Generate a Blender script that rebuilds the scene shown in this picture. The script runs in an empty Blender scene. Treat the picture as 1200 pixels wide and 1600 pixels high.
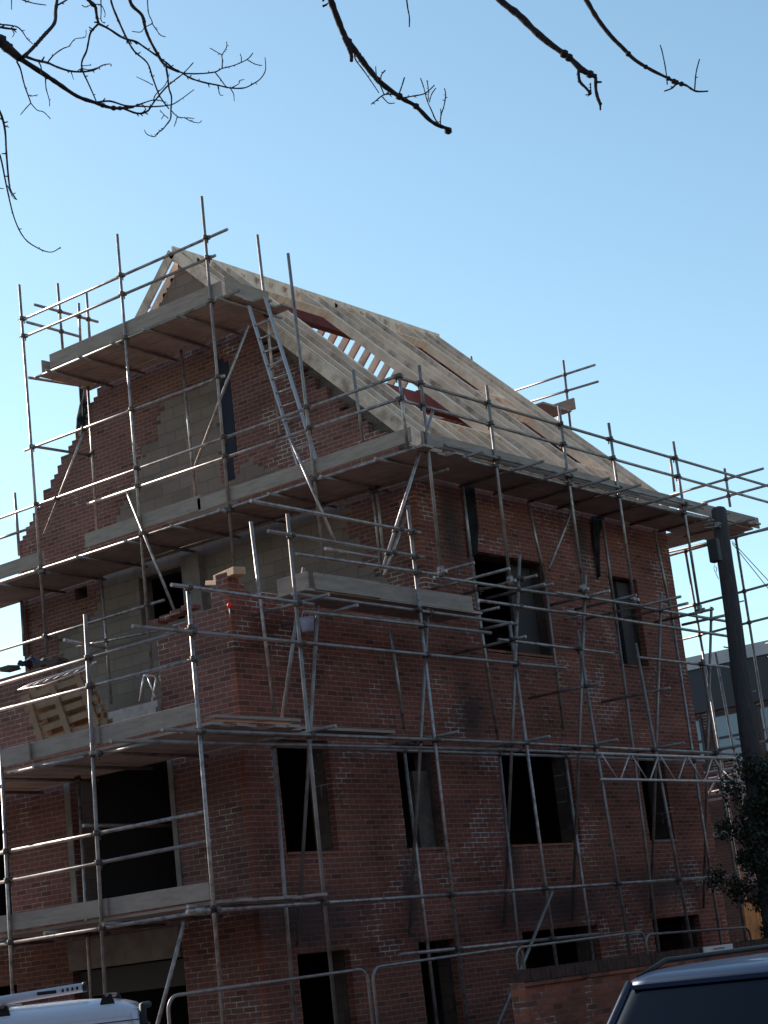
import bpy, math, random
from mathutils import Vector, Matrix
random.seed(7)
# ------------------------------------------------------------------ camera
YAW, PIT, ROLL, FPX = math.radians(37.0556), math.radians(14.0366), math.radians(-6.6721), 2848.8
CAM = Vector((-18.39, -16.73, 1.60))
fw = Vector((math.cos(PIT)*math.cos(YAW), math.cos(PIT)*math.sin(YAW), math.sin(PIT)))
rt0 = Vector((math.sin(YAW), -math.cos(YAW), 0)); up0 = rt0.cross(fw)
rt = rt0*math.cos(ROLL)+up0*math.sin(ROLL); up = -rt0*math.sin(ROLL)+up0*math.cos(ROLL)
sc = bpy.context.scene
cd = bpy.data.cameras.new('camera'); co = bpy.data.objects.new('camera', cd); sc.collection.objects.link(co)
cd.sensor_fit = 'VERTICAL'; cd.sensor_height = 24.0; cd.lens = 24.0*FPX/1600
cd.clip_start = 0.1; cd.clip_end = 2000
m = Matrix((( rt.x, up.x, -fw.x, CAM.x), (rt.y, up.y, -fw.y, CAM.y), (rt.z, up.z, -fw.z, CAM.z), (0,0,0,1)))
co.matrix_world = m; sc.camera = co
sc.render.resolution_x = 768; sc.render.resolution_y = 1024
# ------------------------------------------------------------------ sky, sun, exposure
SUN_EL, SUN_BEAR = math.radians(27), math.radians(88)
w = bpy.data.worlds.new('World'); sc.world = w; w.use_nodes = True
nt = w.node_tree; nt.nodes.clear()
sky = nt.nodes.new('ShaderNodeTexSky'); sky.sky_type = 'NISHITA'; sky.sun_disc = False
sky.sun_elevation = SUN_EL; sky.sun_rotation = math.radians(90)-SUN_BEAR
sky.air_density = 1.0; sky.dust_density = 0.5; sky.ozone_density = 1.3
bg = nt.nodes.new('ShaderNodeBackground'); bg.inputs[1].default_value = 0.12
wo = nt.nodes.new('ShaderNodeOutputWorld')
wbn = nt.nodes.new('ShaderNodeMix'); wbn.data_type = 'RGBA'; wbn.blend_type = 'MULTIPLY'; wbn.inputs[0].default_value = 1; wbn.inputs[7].default_value = (1.05, 1.17, 1.07, 1)   # white balance of the daylight
nt.links.new(sky.outputs[0], wbn.inputs[6]); nt.links.new(wbn.outputs[2], bg.inputs[0]); nt.links.new(bg.outputs[0], wo.inputs[0])
sl = bpy.data.lights.new('sun', 'SUN'); sl.energy = 4.0; sl.angle = math.radians(0.5); sl.color = (1, .93, .82)
so = bpy.data.objects.new('sun', sl); sc.collection.objects.link(so)
sd = Vector((math.cos(SUN_EL)*math.cos(SUN_BEAR), math.cos(SUN_EL)*math.sin(SUN_BEAR), math.sin(SUN_EL)))
so.rotation_euler = sd.to_track_quat('Z', 'Y').to_euler(); so.location = (0, 0, 40)
sc.view_settings.view_transform = 'Standard'; sc.view_settings.look = 'None'
sc.view_settings.exposure = 0.66; sc.view_settings.gamma = 1.0

# ------------------------------------------------------------------ helpers
def ray(u, v): return fw + rt*((u-600)/FPX) - up*((v-800)/FPX)
PL = {'B': (1, -1.2), 'N': (1, -.35), 'G': (0, 3.1), 'I': (0, 4.3), 'L': (0, -2.1), 'M': (0, -.5), 'F': (0, 14.4)}
def at(u, v, pl):                       # point where a sight line meets a real plane of the building or scaffold
    ax, val = PL[pl] if isinstance(pl, str) else pl
    r = ray(u, v); return CAM + r*((val-CAM[ax])/r[ax])
def far(u, v, d):
    r = ray(u, v); return CAM + r*(d/math.hypot(r.x, r.y))
def link(o, parent=None):
    sc.collection.objects.link(o)
    if parent is not None: o.parent = parent
    return o
def thing(name, label, cat, loc=(0,0,0), group=None):
    o = bpy.data.objects.new(name, None); link(o); o.location = loc; o.empty_display_size = .2
    o['label'] = label; o['category'] = cat
    if group: o['group'] = group
    return o
def tag(o, label, cat, group=None):
    o['label'] = label; o['category'] = cat
    if group: o['group'] = group
    return o
class MB:
    def __init__(s): s.v = []; s.f = []; s.sm = []
    def quad(s, *p):
        i = len(s.v); s.v += [tuple(q) for q in p]; s.f.append(tuple(range(i, i+len(p)))); s.sm.append(False); return s
    def box(s, x0, x1, y0, y1, z0, z1):
        return s.obox(Vector(((x0+x1)/2, (y0+y1)/2, (z0+z1)/2)), Vector((1,0,0)), Vector((0,1,0)), Vector((0,0,1)), (x1-x0)/2, (y1-y0)/2, (z1-z0)/2)
    def obox(s, c, ax, ay, az, hx, hy, hz):
        i = len(s.v)
        for a in (-1, 1):
            for b in (-1, 1):
                for d in (-1, 1): s.v.append(tuple(Vector(c)+ax*(a*hx)+ay*(b*hy)+az*(d*hz)))
        for f in ((0,1,3,2), (4,6,7,5), (0,4,5,1), (2,3,7,6), (0,2,6,4), (1,5,7,3)):
            s.f.append(tuple(i+k for k in f)); s.sm.append(False)
        return s
    def beam(s, a, b, wd, dp, upv=(0,0,1)):   # bar from a to b, wd wide (sideways), dp deep (along upv)
        a = Vector(a); b = Vector(b); d = (b-a); L = d.length; d = d/L
        u = Vector(upv); u = (u-d*u.dot(d)).normalized(); sd_ = d.cross(u)
        return s.obox((a+b)/2, d, sd_, u, L/2, wd/2, dp/2)
    def tube(s, pts, r, n=10, cap=True):
        pts = [Vector(p) for p in pts]; rs = r if isinstance(r, (list, tuple)) else [r]*len(pts)
        prev = None; base = len(s.v)
        for k, p in enumerate(pts):
            d = (pts[min(k+1, len(pts)-1)]-pts[max(k-1, 0)]).normalized()
            if prev is None:
                u = d.orthogonal().normalized()
            else:
                u = (prev-d*prev.dot(d)).normalized()
            prev = u; v_ = d.cross(u)
            for j in range(n):
                a = 2*math.pi*j/n; s.v.append(tuple(p+(u*math.cos(a)+v_*math.sin(a))*rs[k]))
        for k in range(len(pts)-1):
            for j in range(n):
                a = base+k*n+j; b = base+k*n+(j+1) % n
                s.f.append((a, b, b+n, a+n)); s.sm.append(True)
        if cap:
            s.f.append(tuple(base+j for j in reversed(range(n)))); s.sm.append(False)
            s.f.append(tuple(base+(len(pts)-1)*n+j for j in range(n))); s.sm.append(False)
        return s
    def prism(s, poly, axis, a0, a1):        # poly of 2-D points in the plane normal to axis, extruded a0..a1
        def P(p, a):
            return (a, p[0], p[1]) if axis == 0 else ((p[0], a, p[1]) if axis == 1 else (p[0], p[1], a))
        i = len(s.v); n = len(poly)
        s.v += [P(p, a0) for p in poly]+[P(p, a1) for p in poly]
        s.f.append(tuple(range(i, i+n))); s.sm.append(False); s.f.append(tuple(range(i+2*n-1, i+n-1, -1))); s.sm.append(False)
        for k in range(n):
            s.f.append((i+k, i+k+n, i+(k+1) % n+n, i+(k+1) % n)); s.sm.append(False)
        return s
    def sphere(s, c, r, n=10, sq=(1,1,1)):
        base = len(s.v); m_ = n//2
        for i in range(m_+1):
            t = math.pi*i/m_
            for j in range(n):
                a = 2*math.pi*j/n
                s.v.append((c[0]+sq[0]*r*math.sin(t)*math.cos(a), c[1]+sq[1]*r*math.sin(t)*math.sin(a), c[2]+sq[2]*r*math.cos(t)))
        for i in range(m_):
            for j in range(n):
                a = base+i*n+j; b = base+i*n+(j+1) % n; s.f.append((a, a+n, b+n, b)); s.sm.append(True)
        return s
    def build(s, name, mat, parent=None, bevel=0):
        me = bpy.data.meshes.new(name); me.from_pydata(s.v, [], s.f); me.update()
        for p, q in zip(me.polygons, s.sm): p.use_smooth = q
        me.materials.append(mat); o = bpy.data.objects.new(name, me); link(o, parent)
        if bevel:
            b = o.modifiers.new('bevel', 'BEVEL'); b.width = bevel; b.segments = 2; b.limit_method = 'ANGLE'
        return o

# ------------------------------------------------------------------ materials
def warm(c): return (min(.9, c[0]*1.09), c[1]*.94, c[2]*.94)
def mat(name, col, rough=.8, metal=0.0, spec=.3, noise=None, bump=0.0, bscale=30, coat=0.0):
    """noise = (scale, second colour, low, high[, stretch])"""
    col = warm(col); noise = (noise[0], warm(noise[1]))+tuple(noise[2:]) if noise else None
    M = bpy.data.materials.new(name); M.use_nodes = True; N = M.node_tree; b = N.nodes['Principled BSDF']
    b.inputs['Base Color'].default_value = (*col, 1); b.inputs['Roughness'].default_value = rough
    b.inputs['Metallic'].default_value = metal; b.inputs['Specular IOR Level'].default_value = spec
    b.inputs['Coat Weight'].default_value = coat
    tc = N.nodes.new('ShaderNodeTexCoord')
    if noise:
        mp = N.nodes.new('ShaderNodeMapping'); N.links.new(tc.outputs['Object'], mp.inputs[0])
        mp.inputs['Scale'].default_value = noise[4] if len(noise) > 4 else (1, 1, 1)
        n = N.nodes.new('ShaderNodeTexNoise'); n.inputs['Scale'].default_value = noise[0]; n.inputs['Detail'].default_value = 6
        n.inputs['Roughness'].default_value = .65
        N.links.new(mp.outputs[0], n.inputs['Vector'])
        r = N.nodes.new('ShaderNodeMapRange'); r.inputs[1].default_value = noise[2]; r.inputs[2].default_value = noise[3]
        N.links.new(n.outputs[0], r.inputs[0])
        mx = N.nodes.new('ShaderNodeMix'); mx.data_type = 'RGBA'; mx.inputs[6].default_value = (*col, 1); mx.inputs[7].default_value = (*noise[1], 1)
        N.links.new(r.outputs[0], mx.inputs[0]); N.links.new(mx.outputs[2], b.inputs['Base Color'])
    if bump:
        n2 = N.nodes.new('ShaderNodeTexNoise'); n2.inputs['Scale'].default_value = bscale; n2.inputs['Detail'].default_value = 5
        N.links.new(tc.outputs['Object'], n2.inputs['Vector'])
        bp = N.nodes.new('ShaderNodeBump'); bp.inputs['Strength'].default_value = bump; bp.inputs['Distance'].default_value = .02
        N.links.new(n2.outputs[0], bp.inputs['Height']); N.links.new(bp.outputs[0], b.inputs['Normal'])
    return M
def brick_mat(name, c1, c2, mortar, bw=.225, bh=.075, ms=.008, smear=(.46,.42,.39), blotch=(.5,.5,.5), smear_lo=.545, dark=(.07,.038,.034), stains=()):
    c1, c2, mortar, dark = warm(c1), warm(c2), warm(mortar), warm(dark)
    M = bpy.data.materials.new(name); M.use_nodes = True; N = M.node_tree; L = N.links; b = N.nodes['Principled BSDF']
    b.inputs['Roughness'].default_value = .92; b.inputs['Specular IOR Level'].default_value = .15
    g = N.nodes.new('ShaderNodeNewGeometry'); tc = N.nodes.new('ShaderNodeTexCoord')
    sx = N.nodes.new('ShaderNodeSeparateXYZ'); L.new(tc.outputs['Object'], sx.inputs[0])
    nx = N.nodes.new('ShaderNodeSeparateXYZ'); L.new(g.outputs['True Normal'], nx.inputs[0])
    ab = N.nodes.new('ShaderNodeMath'); ab.operation = 'ABSOLUTE'; L.new(nx.outputs[0], ab.inputs[0])
    gt = N.nodes.new('ShaderNodeMath'); gt.operation = 'GREATER_THAN'; L.new(ab.outputs[0], gt.inputs[0]); gt.inputs[1].default_value = .5
    mu = N.nodes.new('ShaderNodeMix'); mu.data_type = 'FLOAT'; L.new(gt.outputs[0], mu.inputs[0]); L.new(sx.outputs[0], mu.inputs[2]); L.new(sx.outputs[1], mu.inputs[3])
    cb = N.nodes.new('ShaderNodeCombineXYZ'); L.new(mu.outputs[0], cb.inputs[0]); L.new(sx.outputs[2], cb.inputs[1])
    # slight wobble so that the joints are not ruler straight
    wn = N.nodes.new('ShaderNodeTexNoise'); wn.inputs['Scale'].default_value = 5; L.new(tc.outputs['Object'], wn.inputs['Vector'])
    ws = N.nodes.new('ShaderNodeVectorMath'); ws.operation = 'MULTIPLY_ADD'; L.new(wn.outputs['Color'], ws.inputs[0]); ws.inputs[1].default_value = (.016, .012, 0); L.new(cb.outputs[0], ws.inputs[2])
    bt = N.nodes.new('ShaderNodeTexBrick'); L.new(ws.outputs[0], bt.inputs['Vector'])
    bt.inputs['Color1'].default_value = (*c1, 1); bt.inputs['Color2'].default_value = (*c2, 1); bt.inputs['Mortar'].default_value = (*mortar, 1)
    bt.inputs['Scale'].default_value = 1; bt.inputs['Brick Width'].default_value = bw; bt.inputs['Row Height'].default_value = bh
    bt.inputs['Mortar Size'].default_value = ms; bt.inputs['Mortar Smooth'].default_value = .3; bt.inputs['Bias'].default_value = -.1
    # random very dark (burnt) bricks: quantised white noise per brick
    vq = N.nodes.new('ShaderNodeTexBrick'); L.new(ws.outputs[0], vq.inputs['Vector'])
    vq.inputs['Color1'].default_value = (0,0,0,1); vq.inputs['Color2'].default_value = (1,1,1,1); vq.inputs['Mortar'].default_value = (0,0,0,1)
    vq.inputs['Scale'].default_value = 1; vq.inputs['Brick Width'].default_value = bw; vq.inputs['Row Height'].default_value = bh; vq.inputs['Mortar Size'].default_value = ms
    vq.offset_frequency = 2; vq.inputs['Bias'].default_value = 0
    dk = N.nodes.new('ShaderNodeMapRange'); dk.inputs[1].default_value = .80; dk.inputs[2].default_value = .98; dk.inputs[4].default_value = .5; L.new(vq.outputs[0], dk.inputs[0])
    m1 = N.nodes.new('ShaderNodeMix'); m1.data_type = 'RGBA'; L.new(dk.outputs[0], m1.inputs[0]); L.new(bt.outputs[0], m1.inputs[6]); m1.inputs[7].default_value = (*dark, 1)
    # broad patchiness of the clay
    n = N.nodes.new('ShaderNodeTexNoise'); n.inputs['Scale'].default_value = .8; n.inputs['Detail'].default_value = 8; n.inputs['Roughness'].default_value = .62
    nm = N.nodes.new('ShaderNodeMapping'); nm.inputs['Scale'].default_value = (.6, .6, 1.7); L.new(tc.outputs['Object'], nm.inputs[0]); L.new(nm.outputs[0], n.inputs['Vector'])
    r = N.nodes.new('ShaderNodeMapRange'); r.inputs[1].default_value = .35; r.inputs[2].default_value = .68; L.new(n.outputs[0], r.inputs[0])
    m2 = N.nodes.new('ShaderNodeMix'); m2.data_type = 'RGBA'; m2.blend_type = 'MULTIPLY'; L.new(r.outputs[0], m2.inputs[0]); L.new(m1.outputs[2], m2.inputs[6]); m2.inputs[7].default_value = (*blotch, 1)
    # mortar smears / efflorescence
    e = N.nodes.new('ShaderNodeTexNoise'); e.inputs['Scale'].default_value = 1.1; e.inputs['Detail'].default_value = 9; e.inputs['Roughness'].default_value = .72
    em = N.nodes.new('ShaderNodeMapping'); em.inputs['Location'].default_value = (3.3, 7.7, 1.9); L.new(tc.outputs['Object'], em.inputs[0]); L.new(em.outputs[0], e.inputs['Vector'])
    er = N.nodes.new('ShaderNodeMapRange'); er.inputs[1].default_value = smear_lo; er.inputs[2].default_value = smear_lo+.07; er.inputs[4].default_value = .85; L.new(e.outputs[0], er.inputs[0])
    ef = N.nodes.new('ShaderNodeMath'); ef.operation = 'MULTIPLY'; L.new(er.outputs[0], ef.inputs[0])
    fa = N.nodes.new('ShaderNodeMapRange'); fa.inputs[3].default_value = .04; fa.inputs[4].default_value = 1; L.new(bt.outputs['Fac'], fa.inputs[0]); L.new(fa.outputs[0], ef.inputs[1])
    m3 = N.nodes.new('ShaderNodeMix'); m3.data_type = 'RGBA'; L.new(ef.outputs[0], m3.inputs[0]); L.new(m2.outputs[2], m3.inputs[6]); m3.inputs[7].default_value = (*smear, 1)
    last = m3.outputs[2]
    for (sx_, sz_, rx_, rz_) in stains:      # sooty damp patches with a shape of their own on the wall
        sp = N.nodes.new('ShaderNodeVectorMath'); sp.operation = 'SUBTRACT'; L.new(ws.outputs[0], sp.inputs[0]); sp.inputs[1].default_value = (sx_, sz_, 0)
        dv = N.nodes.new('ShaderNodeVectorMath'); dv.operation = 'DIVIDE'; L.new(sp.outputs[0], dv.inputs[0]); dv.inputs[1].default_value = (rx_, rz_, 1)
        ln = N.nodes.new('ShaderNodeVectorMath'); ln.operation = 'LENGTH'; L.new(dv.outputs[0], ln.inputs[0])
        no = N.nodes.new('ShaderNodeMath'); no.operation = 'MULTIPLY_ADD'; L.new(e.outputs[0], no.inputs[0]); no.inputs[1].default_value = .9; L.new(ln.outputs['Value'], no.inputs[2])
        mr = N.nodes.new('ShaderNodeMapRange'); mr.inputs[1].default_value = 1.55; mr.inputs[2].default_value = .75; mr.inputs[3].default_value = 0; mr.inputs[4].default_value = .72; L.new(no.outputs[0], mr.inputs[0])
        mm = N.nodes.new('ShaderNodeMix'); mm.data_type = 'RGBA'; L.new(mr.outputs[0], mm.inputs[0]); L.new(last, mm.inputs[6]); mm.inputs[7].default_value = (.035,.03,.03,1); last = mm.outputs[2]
    L.new(last, b.inputs['Base Color'])
    gr = N.nodes.new('ShaderNodeTexNoise'); gr.inputs['Scale'].default_value = 60; L.new(tc.outputs['Object'], gr.inputs['Vector'])
    ad = N.nodes.new('ShaderNodeMath'); ad.operation = 'MULTIPLY_ADD'; L.new(bt.outputs['Fac'], ad.inputs[0]); ad.inputs[1].default_value = -1.4; L.new(gr.outputs[0], ad.inputs[2])
    bp = N.nodes.new('ShaderNodeBump'); bp.inputs['Strength'].default_value = .6; bp.inputs['Distance'].default_value = .006
    L.new(ad.outputs[0], bp.inputs['Height']); L.new(bp.outputs[0], b.inputs['Normal'])
    return M
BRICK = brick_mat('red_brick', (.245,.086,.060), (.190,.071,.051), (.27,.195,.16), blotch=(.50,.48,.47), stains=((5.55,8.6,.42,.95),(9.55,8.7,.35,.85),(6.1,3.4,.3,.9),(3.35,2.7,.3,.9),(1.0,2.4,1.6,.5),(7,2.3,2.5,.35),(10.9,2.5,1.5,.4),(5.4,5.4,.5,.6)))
BRICK2 = brick_mat('purple_brick', (.195,.092,.076), (.155,.077,.067), (.25,.20,.18), blotch=(.58,.57,.56))
BLOCK = brick_mat('concrete_block', (.215,.18,.155), (.175,.15,.132), (.14,.12,.105), bw=.45, bh=.225, ms=.008, smear=(.3,.28,.24), blotch=(.7,.7,.68), smear_lo=.64, dark=(.15,.13,.11))
OLDBRICK = brick_mat('old_brick', (.36,.13,.08), (.2,.085,.06), (.2,.15,.12), ms=.008, blotch=(.4,.4,.4))
CONC = mat('concrete', (.19,.18,.165), .9, noise=(3, (.11,.105,.10), .4, .7), bump=.3)
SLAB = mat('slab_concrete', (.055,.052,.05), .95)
GALV = mat('galvanised_steel', (.36,.34,.325), .42, .6, .5, noise=(9, (.16,.135,.12), .40, .66, (1,1,1)), bump=.08, bscale=40)
GALVD = mat('weathered_tube', (.25,.235,.22), .5, .5, .4, noise=(5, (.14,.105,.085), .45, .7), bump=.1, bscale=40)
RUSTY = mat('rusty_coupler', (.10,.075,.06), .65, .6, .4, noise=(20, (.16,.16,.16), .45, .65))
BOARD = mat('weathered_board', (.30,.26,.22), .9, noise=(2.2, (.22,.185,.155), .4, .68, (1,1,6)), bump=.25)
DECK = mat('deck_underside', (.36,.31,.27), .92, noise=(2, (.23,.20,.175), .4, .7, (1,1,1)), bump=.2)
PINE = mat('new_pine', (.84,.69,.53), .75, noise=(2.2, (.52,.41,.30), .42, .72, (3,1,1)), bump=.1)
PINE2 = mat('aged_pine', (.68,.57,.46), .8, noise=(3, (.27,.21,.15), .42, .7, (3,1,1)), bump=.1)
PLY = mat('plywood', (.36,.26,.17), .8, noise=(9, (.28,.2,.13), .4, .6))
REDOX = mat('red_oxide_steel', (.17,.035,.032), .6, noise=(4, (.12,.03,.03), .4, .7))
BLACKM = mat('black_membrane', (.012,.013,.017), .8, 0, .2, bump=.5, bscale=6)
BARK = mat('bark', (.035,.028,.028), .95, noise=(30, (.06,.05,.045), .45, .7), bump=.4, bscale=60)
POLE = mat('pole_wood', (.045,.042,.045), .9, noise=(8, (.075,.068,.065), .45, .7, (4,4,.4)), bump=.6, bscale=18)
WHITE = mat('van_paint', (.62,.68,.74), .3, 0, .5, coat=.6)
SEAL = mat('black_plastic', (.015,.015,.017), .55)
CARB = mat('blue_paint', (.010,.028,.075), .4, .2, .35, coat=.35)
GLASSD = mat('tinted_glass', (.002,.004,.010), .04, 0, .18)
RUBBER = mat('rubber', (.02,.02,.02), .8)
ALU = mat('aluminium', (.55,.56,.58), .35, .9, .5)
REDP = mat('red_plastic', (.85,.02,.012), .45)
BLUEC = mat('blue_sheet', (.018,.022,.06), .7, bump=.6, bscale=12)
BUCKET = mat('blue_white_plastic', (.34,.38,.50), .5)
LEAF = mat('ivy_leaf', (.022,.03,.016), .6, 0, .3, noise=(3, (.045,.05,.03), .4, .65))
CABLE = mat('cable', (.05,.09,.09), .6)
SIGNW = mat('sign_white', (.62,.60,.57), .5); INK = mat('sign_ink', (.03,.03,.035), .6)
FENCEW = mat('larch_fence', (.68,.32,.11), .8, noise=(4, (.24,.11,.05), .4, .65, (3,3,.6)), bump=.4)
WINB = mat('blue_blind_glass', (.22,.33,.42), .25, 0, .5, noise=(14, (.12,.2,.27), .35, .6, (0,6,0)))
DARKF = mat('dark_fascia', (.035,.04,.052), .6)
PALEP = mat('pale_parapet', (.42,.45,.46), .7, noise=(2, (.34,.37,.38), .4, .7))
ASPH = mat('asphalt', (.05,.05,.052), .95, noise=(6, (.035,.035,.036), .4, .7), bump=.4, bscale=80)
PAVE = mat('paving', (.13,.125,.12), .9, noise=(5, (.09,.088,.084), .4, .7))
STEELG = mat('grey_steel_lintel', (.24,.24,.24), .6, .2, noise=(7,(.17,.17,.17),.4,.7))
LADD = mat('dull_aluminium', (.30,.30,.31), .5, .6)

# ------------------------------------------------------------------ ground
def struct(o): o['kind'] = 'structure'; return o
struct(MB().quad((-400,-400,0), (600,-400,0), (600,600,0), (-400,600,0)).build('ground', ASPH))
struct(MB().box(-4.6, 40, -4.9, -4.75, 0, .12).box(-4.6, -4.45, -4.75, 60, 0, .12).build('kerb', CONC))
struct(MB().quad((-4.45,-4.75,.10), (40,-4.75,.10), (40,40,.10), (-4.45,40,.10)).build('pavement', PAVE))

# ------------------------------------------------------------------ the brick house
def wall_grid(name, mt, parent, axis, o0, th, a0, a1, z0, z1, cw, ch, inside):
    """wall of brick-sized cells in the plane normal to axis (0: along y, 1: along x); only outer faces are kept"""
    na = int(round((a1-a0)/cw)); nz = int(round((z1-z0)/ch))
    S = [[inside(a0+(i+.5)*cw, z0+(j+.5)*ch, j) for j in range(nz)] for i in range(na)]
    B = MB(); idx = {}
    def V(i, j, k):
        key = (i, j, k)
        if key not in idx:
            a = a0+i*cw; z = z0+j*ch; t = o0+k*th
            idx[key] = len(B.v); B.v.append((t, a, z) if axis == 0 else (a, t, z))
        return idx[key]
    def F(*q): B.f.append(q); B.sm.append(False)
    for i in range(na):
        for j in range(nz):
            if not S[i][j]: continue
            F(V(i,j,0), V(i+1,j,0), V(i+1,j+1,0), V(i,j+1,0)); F(V(i,j,1), V(i,j+1,1), V(i+1,j+1,1), V(i+1,j,1))
            if i == 0 or not S[i-1][j]: F(V(i,j,0), V(i,j+1,0), V(i,j+1,1), V(i,j,1))
            if i == na-1 or not S[i+1][j]: F(V(i+1,j,0), V(i+1,j,1), V(i+1,j+1,1), V(i+1,j+1,0))
            if j == 0 or not S[i][j-1]: F(V(i,j,0), V(i,j,1), V(i+1,j,1), V(i+1,j,0))
            if j == nz-1 or not S[i][j+1]: F(V(i,j+1,0), V(i+1,j+1,0), V(i+1,j+1,1), V(i,j+1,1))
    return B.build(name, mt, parent)
def in_poly(x, y, P):
    c = False; n = len(P)
    for i in range(n):
        x1, y1 = P[i]; x2, y2 = P[(i+1) % n]
        if (y1 > y) != (y2 > y) and x < (x2-x1)*(y-y1)/(y2-y1)+x1: c = not c
    return c
def pxpoly(pts, pl, a):      # outline on a wall face, as (along, height) pairs
    return [(at(u, v, pl)[a], at(u, v, pl)[2]) for u, v in pts]
house = thing('brick_house', 'half built red brick house with open window holes and bare timber roof, wrapped in scaffold', 'house', (0,0,0))
WINS = [(6.1,8.25,6.47,8.2), (10.3,11.4,6.47,8.2), (.68,1.78,3.28,4.85), (3.38,4.35,3.28,4.85), (6.1,8.25,3.28,4.85), (10.5,11.4,3.28,4.85),
        (.68,1.78,-.1,1.94), (3.38,4.3,-.1,1.94), (6.1,8.3,.9,1.94), (10.1,11.85,.9,1.94)]
XF = 12.825; D = 4.65; W = 9.56
def hole(x, z): return any(a < x < b and c < z < d for a, b, c, d in WINS)
def jag(j, amp=.12): return amp*math.sin(j*12.9898)*math.cos(j*4.1)
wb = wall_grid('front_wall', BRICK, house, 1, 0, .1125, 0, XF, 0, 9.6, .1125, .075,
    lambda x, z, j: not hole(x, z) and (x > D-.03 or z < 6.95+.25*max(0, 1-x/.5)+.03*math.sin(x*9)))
ridge = 14.85; RY = 4.73
GREY_UP = pxpoly([(252,632),(300,612),(345,585),(345,750),(372,750),(372,725),(395,715),(400,728),(430,728),(470,735),(400,770),(300,815),(180,815),(188,790),(205,770),(215,740),(222,700),(240,690)], (0, D), 1)
GREY_LO = pxpoly([(100,1170),(90,990),(150,960),(165,880),(200,850),(545,785),(535,830),(575,850),(560,880),(600,900),(600,1180)], (0, D), 1)
SLOT = pxpoly([(338,555),(356,565),(371,750),(349,750)], (0, D), 1)
WG = (5.28, 6.42, 8.02, 8.97)     # window hole in the gable wall
VENT = (7.79, 8.05, 8.9, 9.16)
def g_out(y, z, j):
    if z > ridge-1.02*(RY-y)-.50+jag(j) and y < RY: return False
    if y >= RY and z > ridge+.16-.965*(y-RY)+jag(j, .06): return False
    if z > 13.4: return False
    if y < D*0: return False
    if WG[0] < y < WG[1] and WG[2] < z < WG[3]: return False
    if VENT[0] < y < VENT[1] and VENT[2] < z < VENT[3]: return False
    if in_poly(y, z, SLOT): return False
    yy = y+jag(j, .10)
    return not (in_poly(yy, z, GREY_UP) or in_poly(yy, z, GREY_LO))
wall_grid('gable_wall', BRICK2, house, 0, D, .1125, .1125, W, 4.8, 14.4, .1125, .075, g_out)
def g_fill(y, z, j):
    if WG[0] < y < WG[1] and WG[2] < z < WG[3]: return False
    if VENT[0] < y < VENT[1] and VENT[2] < z < VENT[3]: return False
    yy = y+jag(j, .10)
    return (in_poly(yy, z, GREY_UP) or in_poly(yy, z, GREY_LO)) and not in_poly(y, z, SLOT)
wall_grid('block_infill', BLOCK, house, 0, D+.007, .10, .1125, W, 4.8, 14.4, .1125, .075, g_fill)
def g_in(y, z, j):
    if WG[0] < y < WG[1] and WG[2] < z < WG[3]: return False
    if VENT[0] < y < VENT[1] and VENT[2] < z < VENT[3]: return False
    return z < ridge-(.30+abs(y-RY) if y < RY else .20+.98*(y-RY))
bi = wall_grid('gable_inner_leaf', BLOCK, house, 0, D+.125, .22, .1125, W-.06, 4.8, 14.85, .1125, .075, g_in)
# projecting two-storey bay: wall facing left
A1H = [(1.45,3.6,5.45,9.9), (1.45,3.5,2.9,4.98), (1.5,3.7,-.1,2.1), (5.0,6.9,2.9,4.98), (5.0,6.9,-.1,2.0)]
def a1(y, z, j):
    if any(a < y < b and c < z < d for a, b, c, d in A1H): return False
    if y < 1.5: top = 7.17-(0 if y < .2 else (.13 if y < .38 else (.38 if y < .6 else .42+.22*(y-.6))))+.03*math.sin(j*3)
    else: top = 6.58+.03*(y-3.5)
    return z < top
wall_grid('side_wall', BRICK2, house, 0, 0, .1125, .1125, W, 0, 7.35, .1125, .075, a1)
# inner leaves (blockwork) seen in the window reveals
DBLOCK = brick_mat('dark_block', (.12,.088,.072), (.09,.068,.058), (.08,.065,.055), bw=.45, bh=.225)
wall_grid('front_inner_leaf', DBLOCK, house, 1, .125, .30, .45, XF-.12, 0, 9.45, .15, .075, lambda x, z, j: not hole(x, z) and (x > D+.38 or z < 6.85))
wall_grid('side_inner_leaf', BLOCK, house, 0, .125, .28, .45, W-.1, 0, 6.4, .15, .075, lambda y, z, j: not any(a < y < b and c < z < d for a, b, c, d in A1H) and z < 6.4)
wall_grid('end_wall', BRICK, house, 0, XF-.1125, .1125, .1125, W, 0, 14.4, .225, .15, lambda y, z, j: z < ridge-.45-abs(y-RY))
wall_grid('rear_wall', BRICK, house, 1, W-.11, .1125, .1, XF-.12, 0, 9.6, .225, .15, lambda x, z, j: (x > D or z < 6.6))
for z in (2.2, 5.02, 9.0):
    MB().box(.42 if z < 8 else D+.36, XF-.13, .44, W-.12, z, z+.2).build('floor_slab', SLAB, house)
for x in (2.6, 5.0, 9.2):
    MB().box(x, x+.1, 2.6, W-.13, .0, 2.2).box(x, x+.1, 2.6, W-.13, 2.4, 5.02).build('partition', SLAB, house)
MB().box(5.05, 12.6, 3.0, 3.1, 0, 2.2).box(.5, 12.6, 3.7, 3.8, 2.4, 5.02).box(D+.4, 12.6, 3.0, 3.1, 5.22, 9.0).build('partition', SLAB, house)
MB().box(.5, 5, 4.0, 4.1, 0, 2.2).build('partition', SLAB, house)
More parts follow.
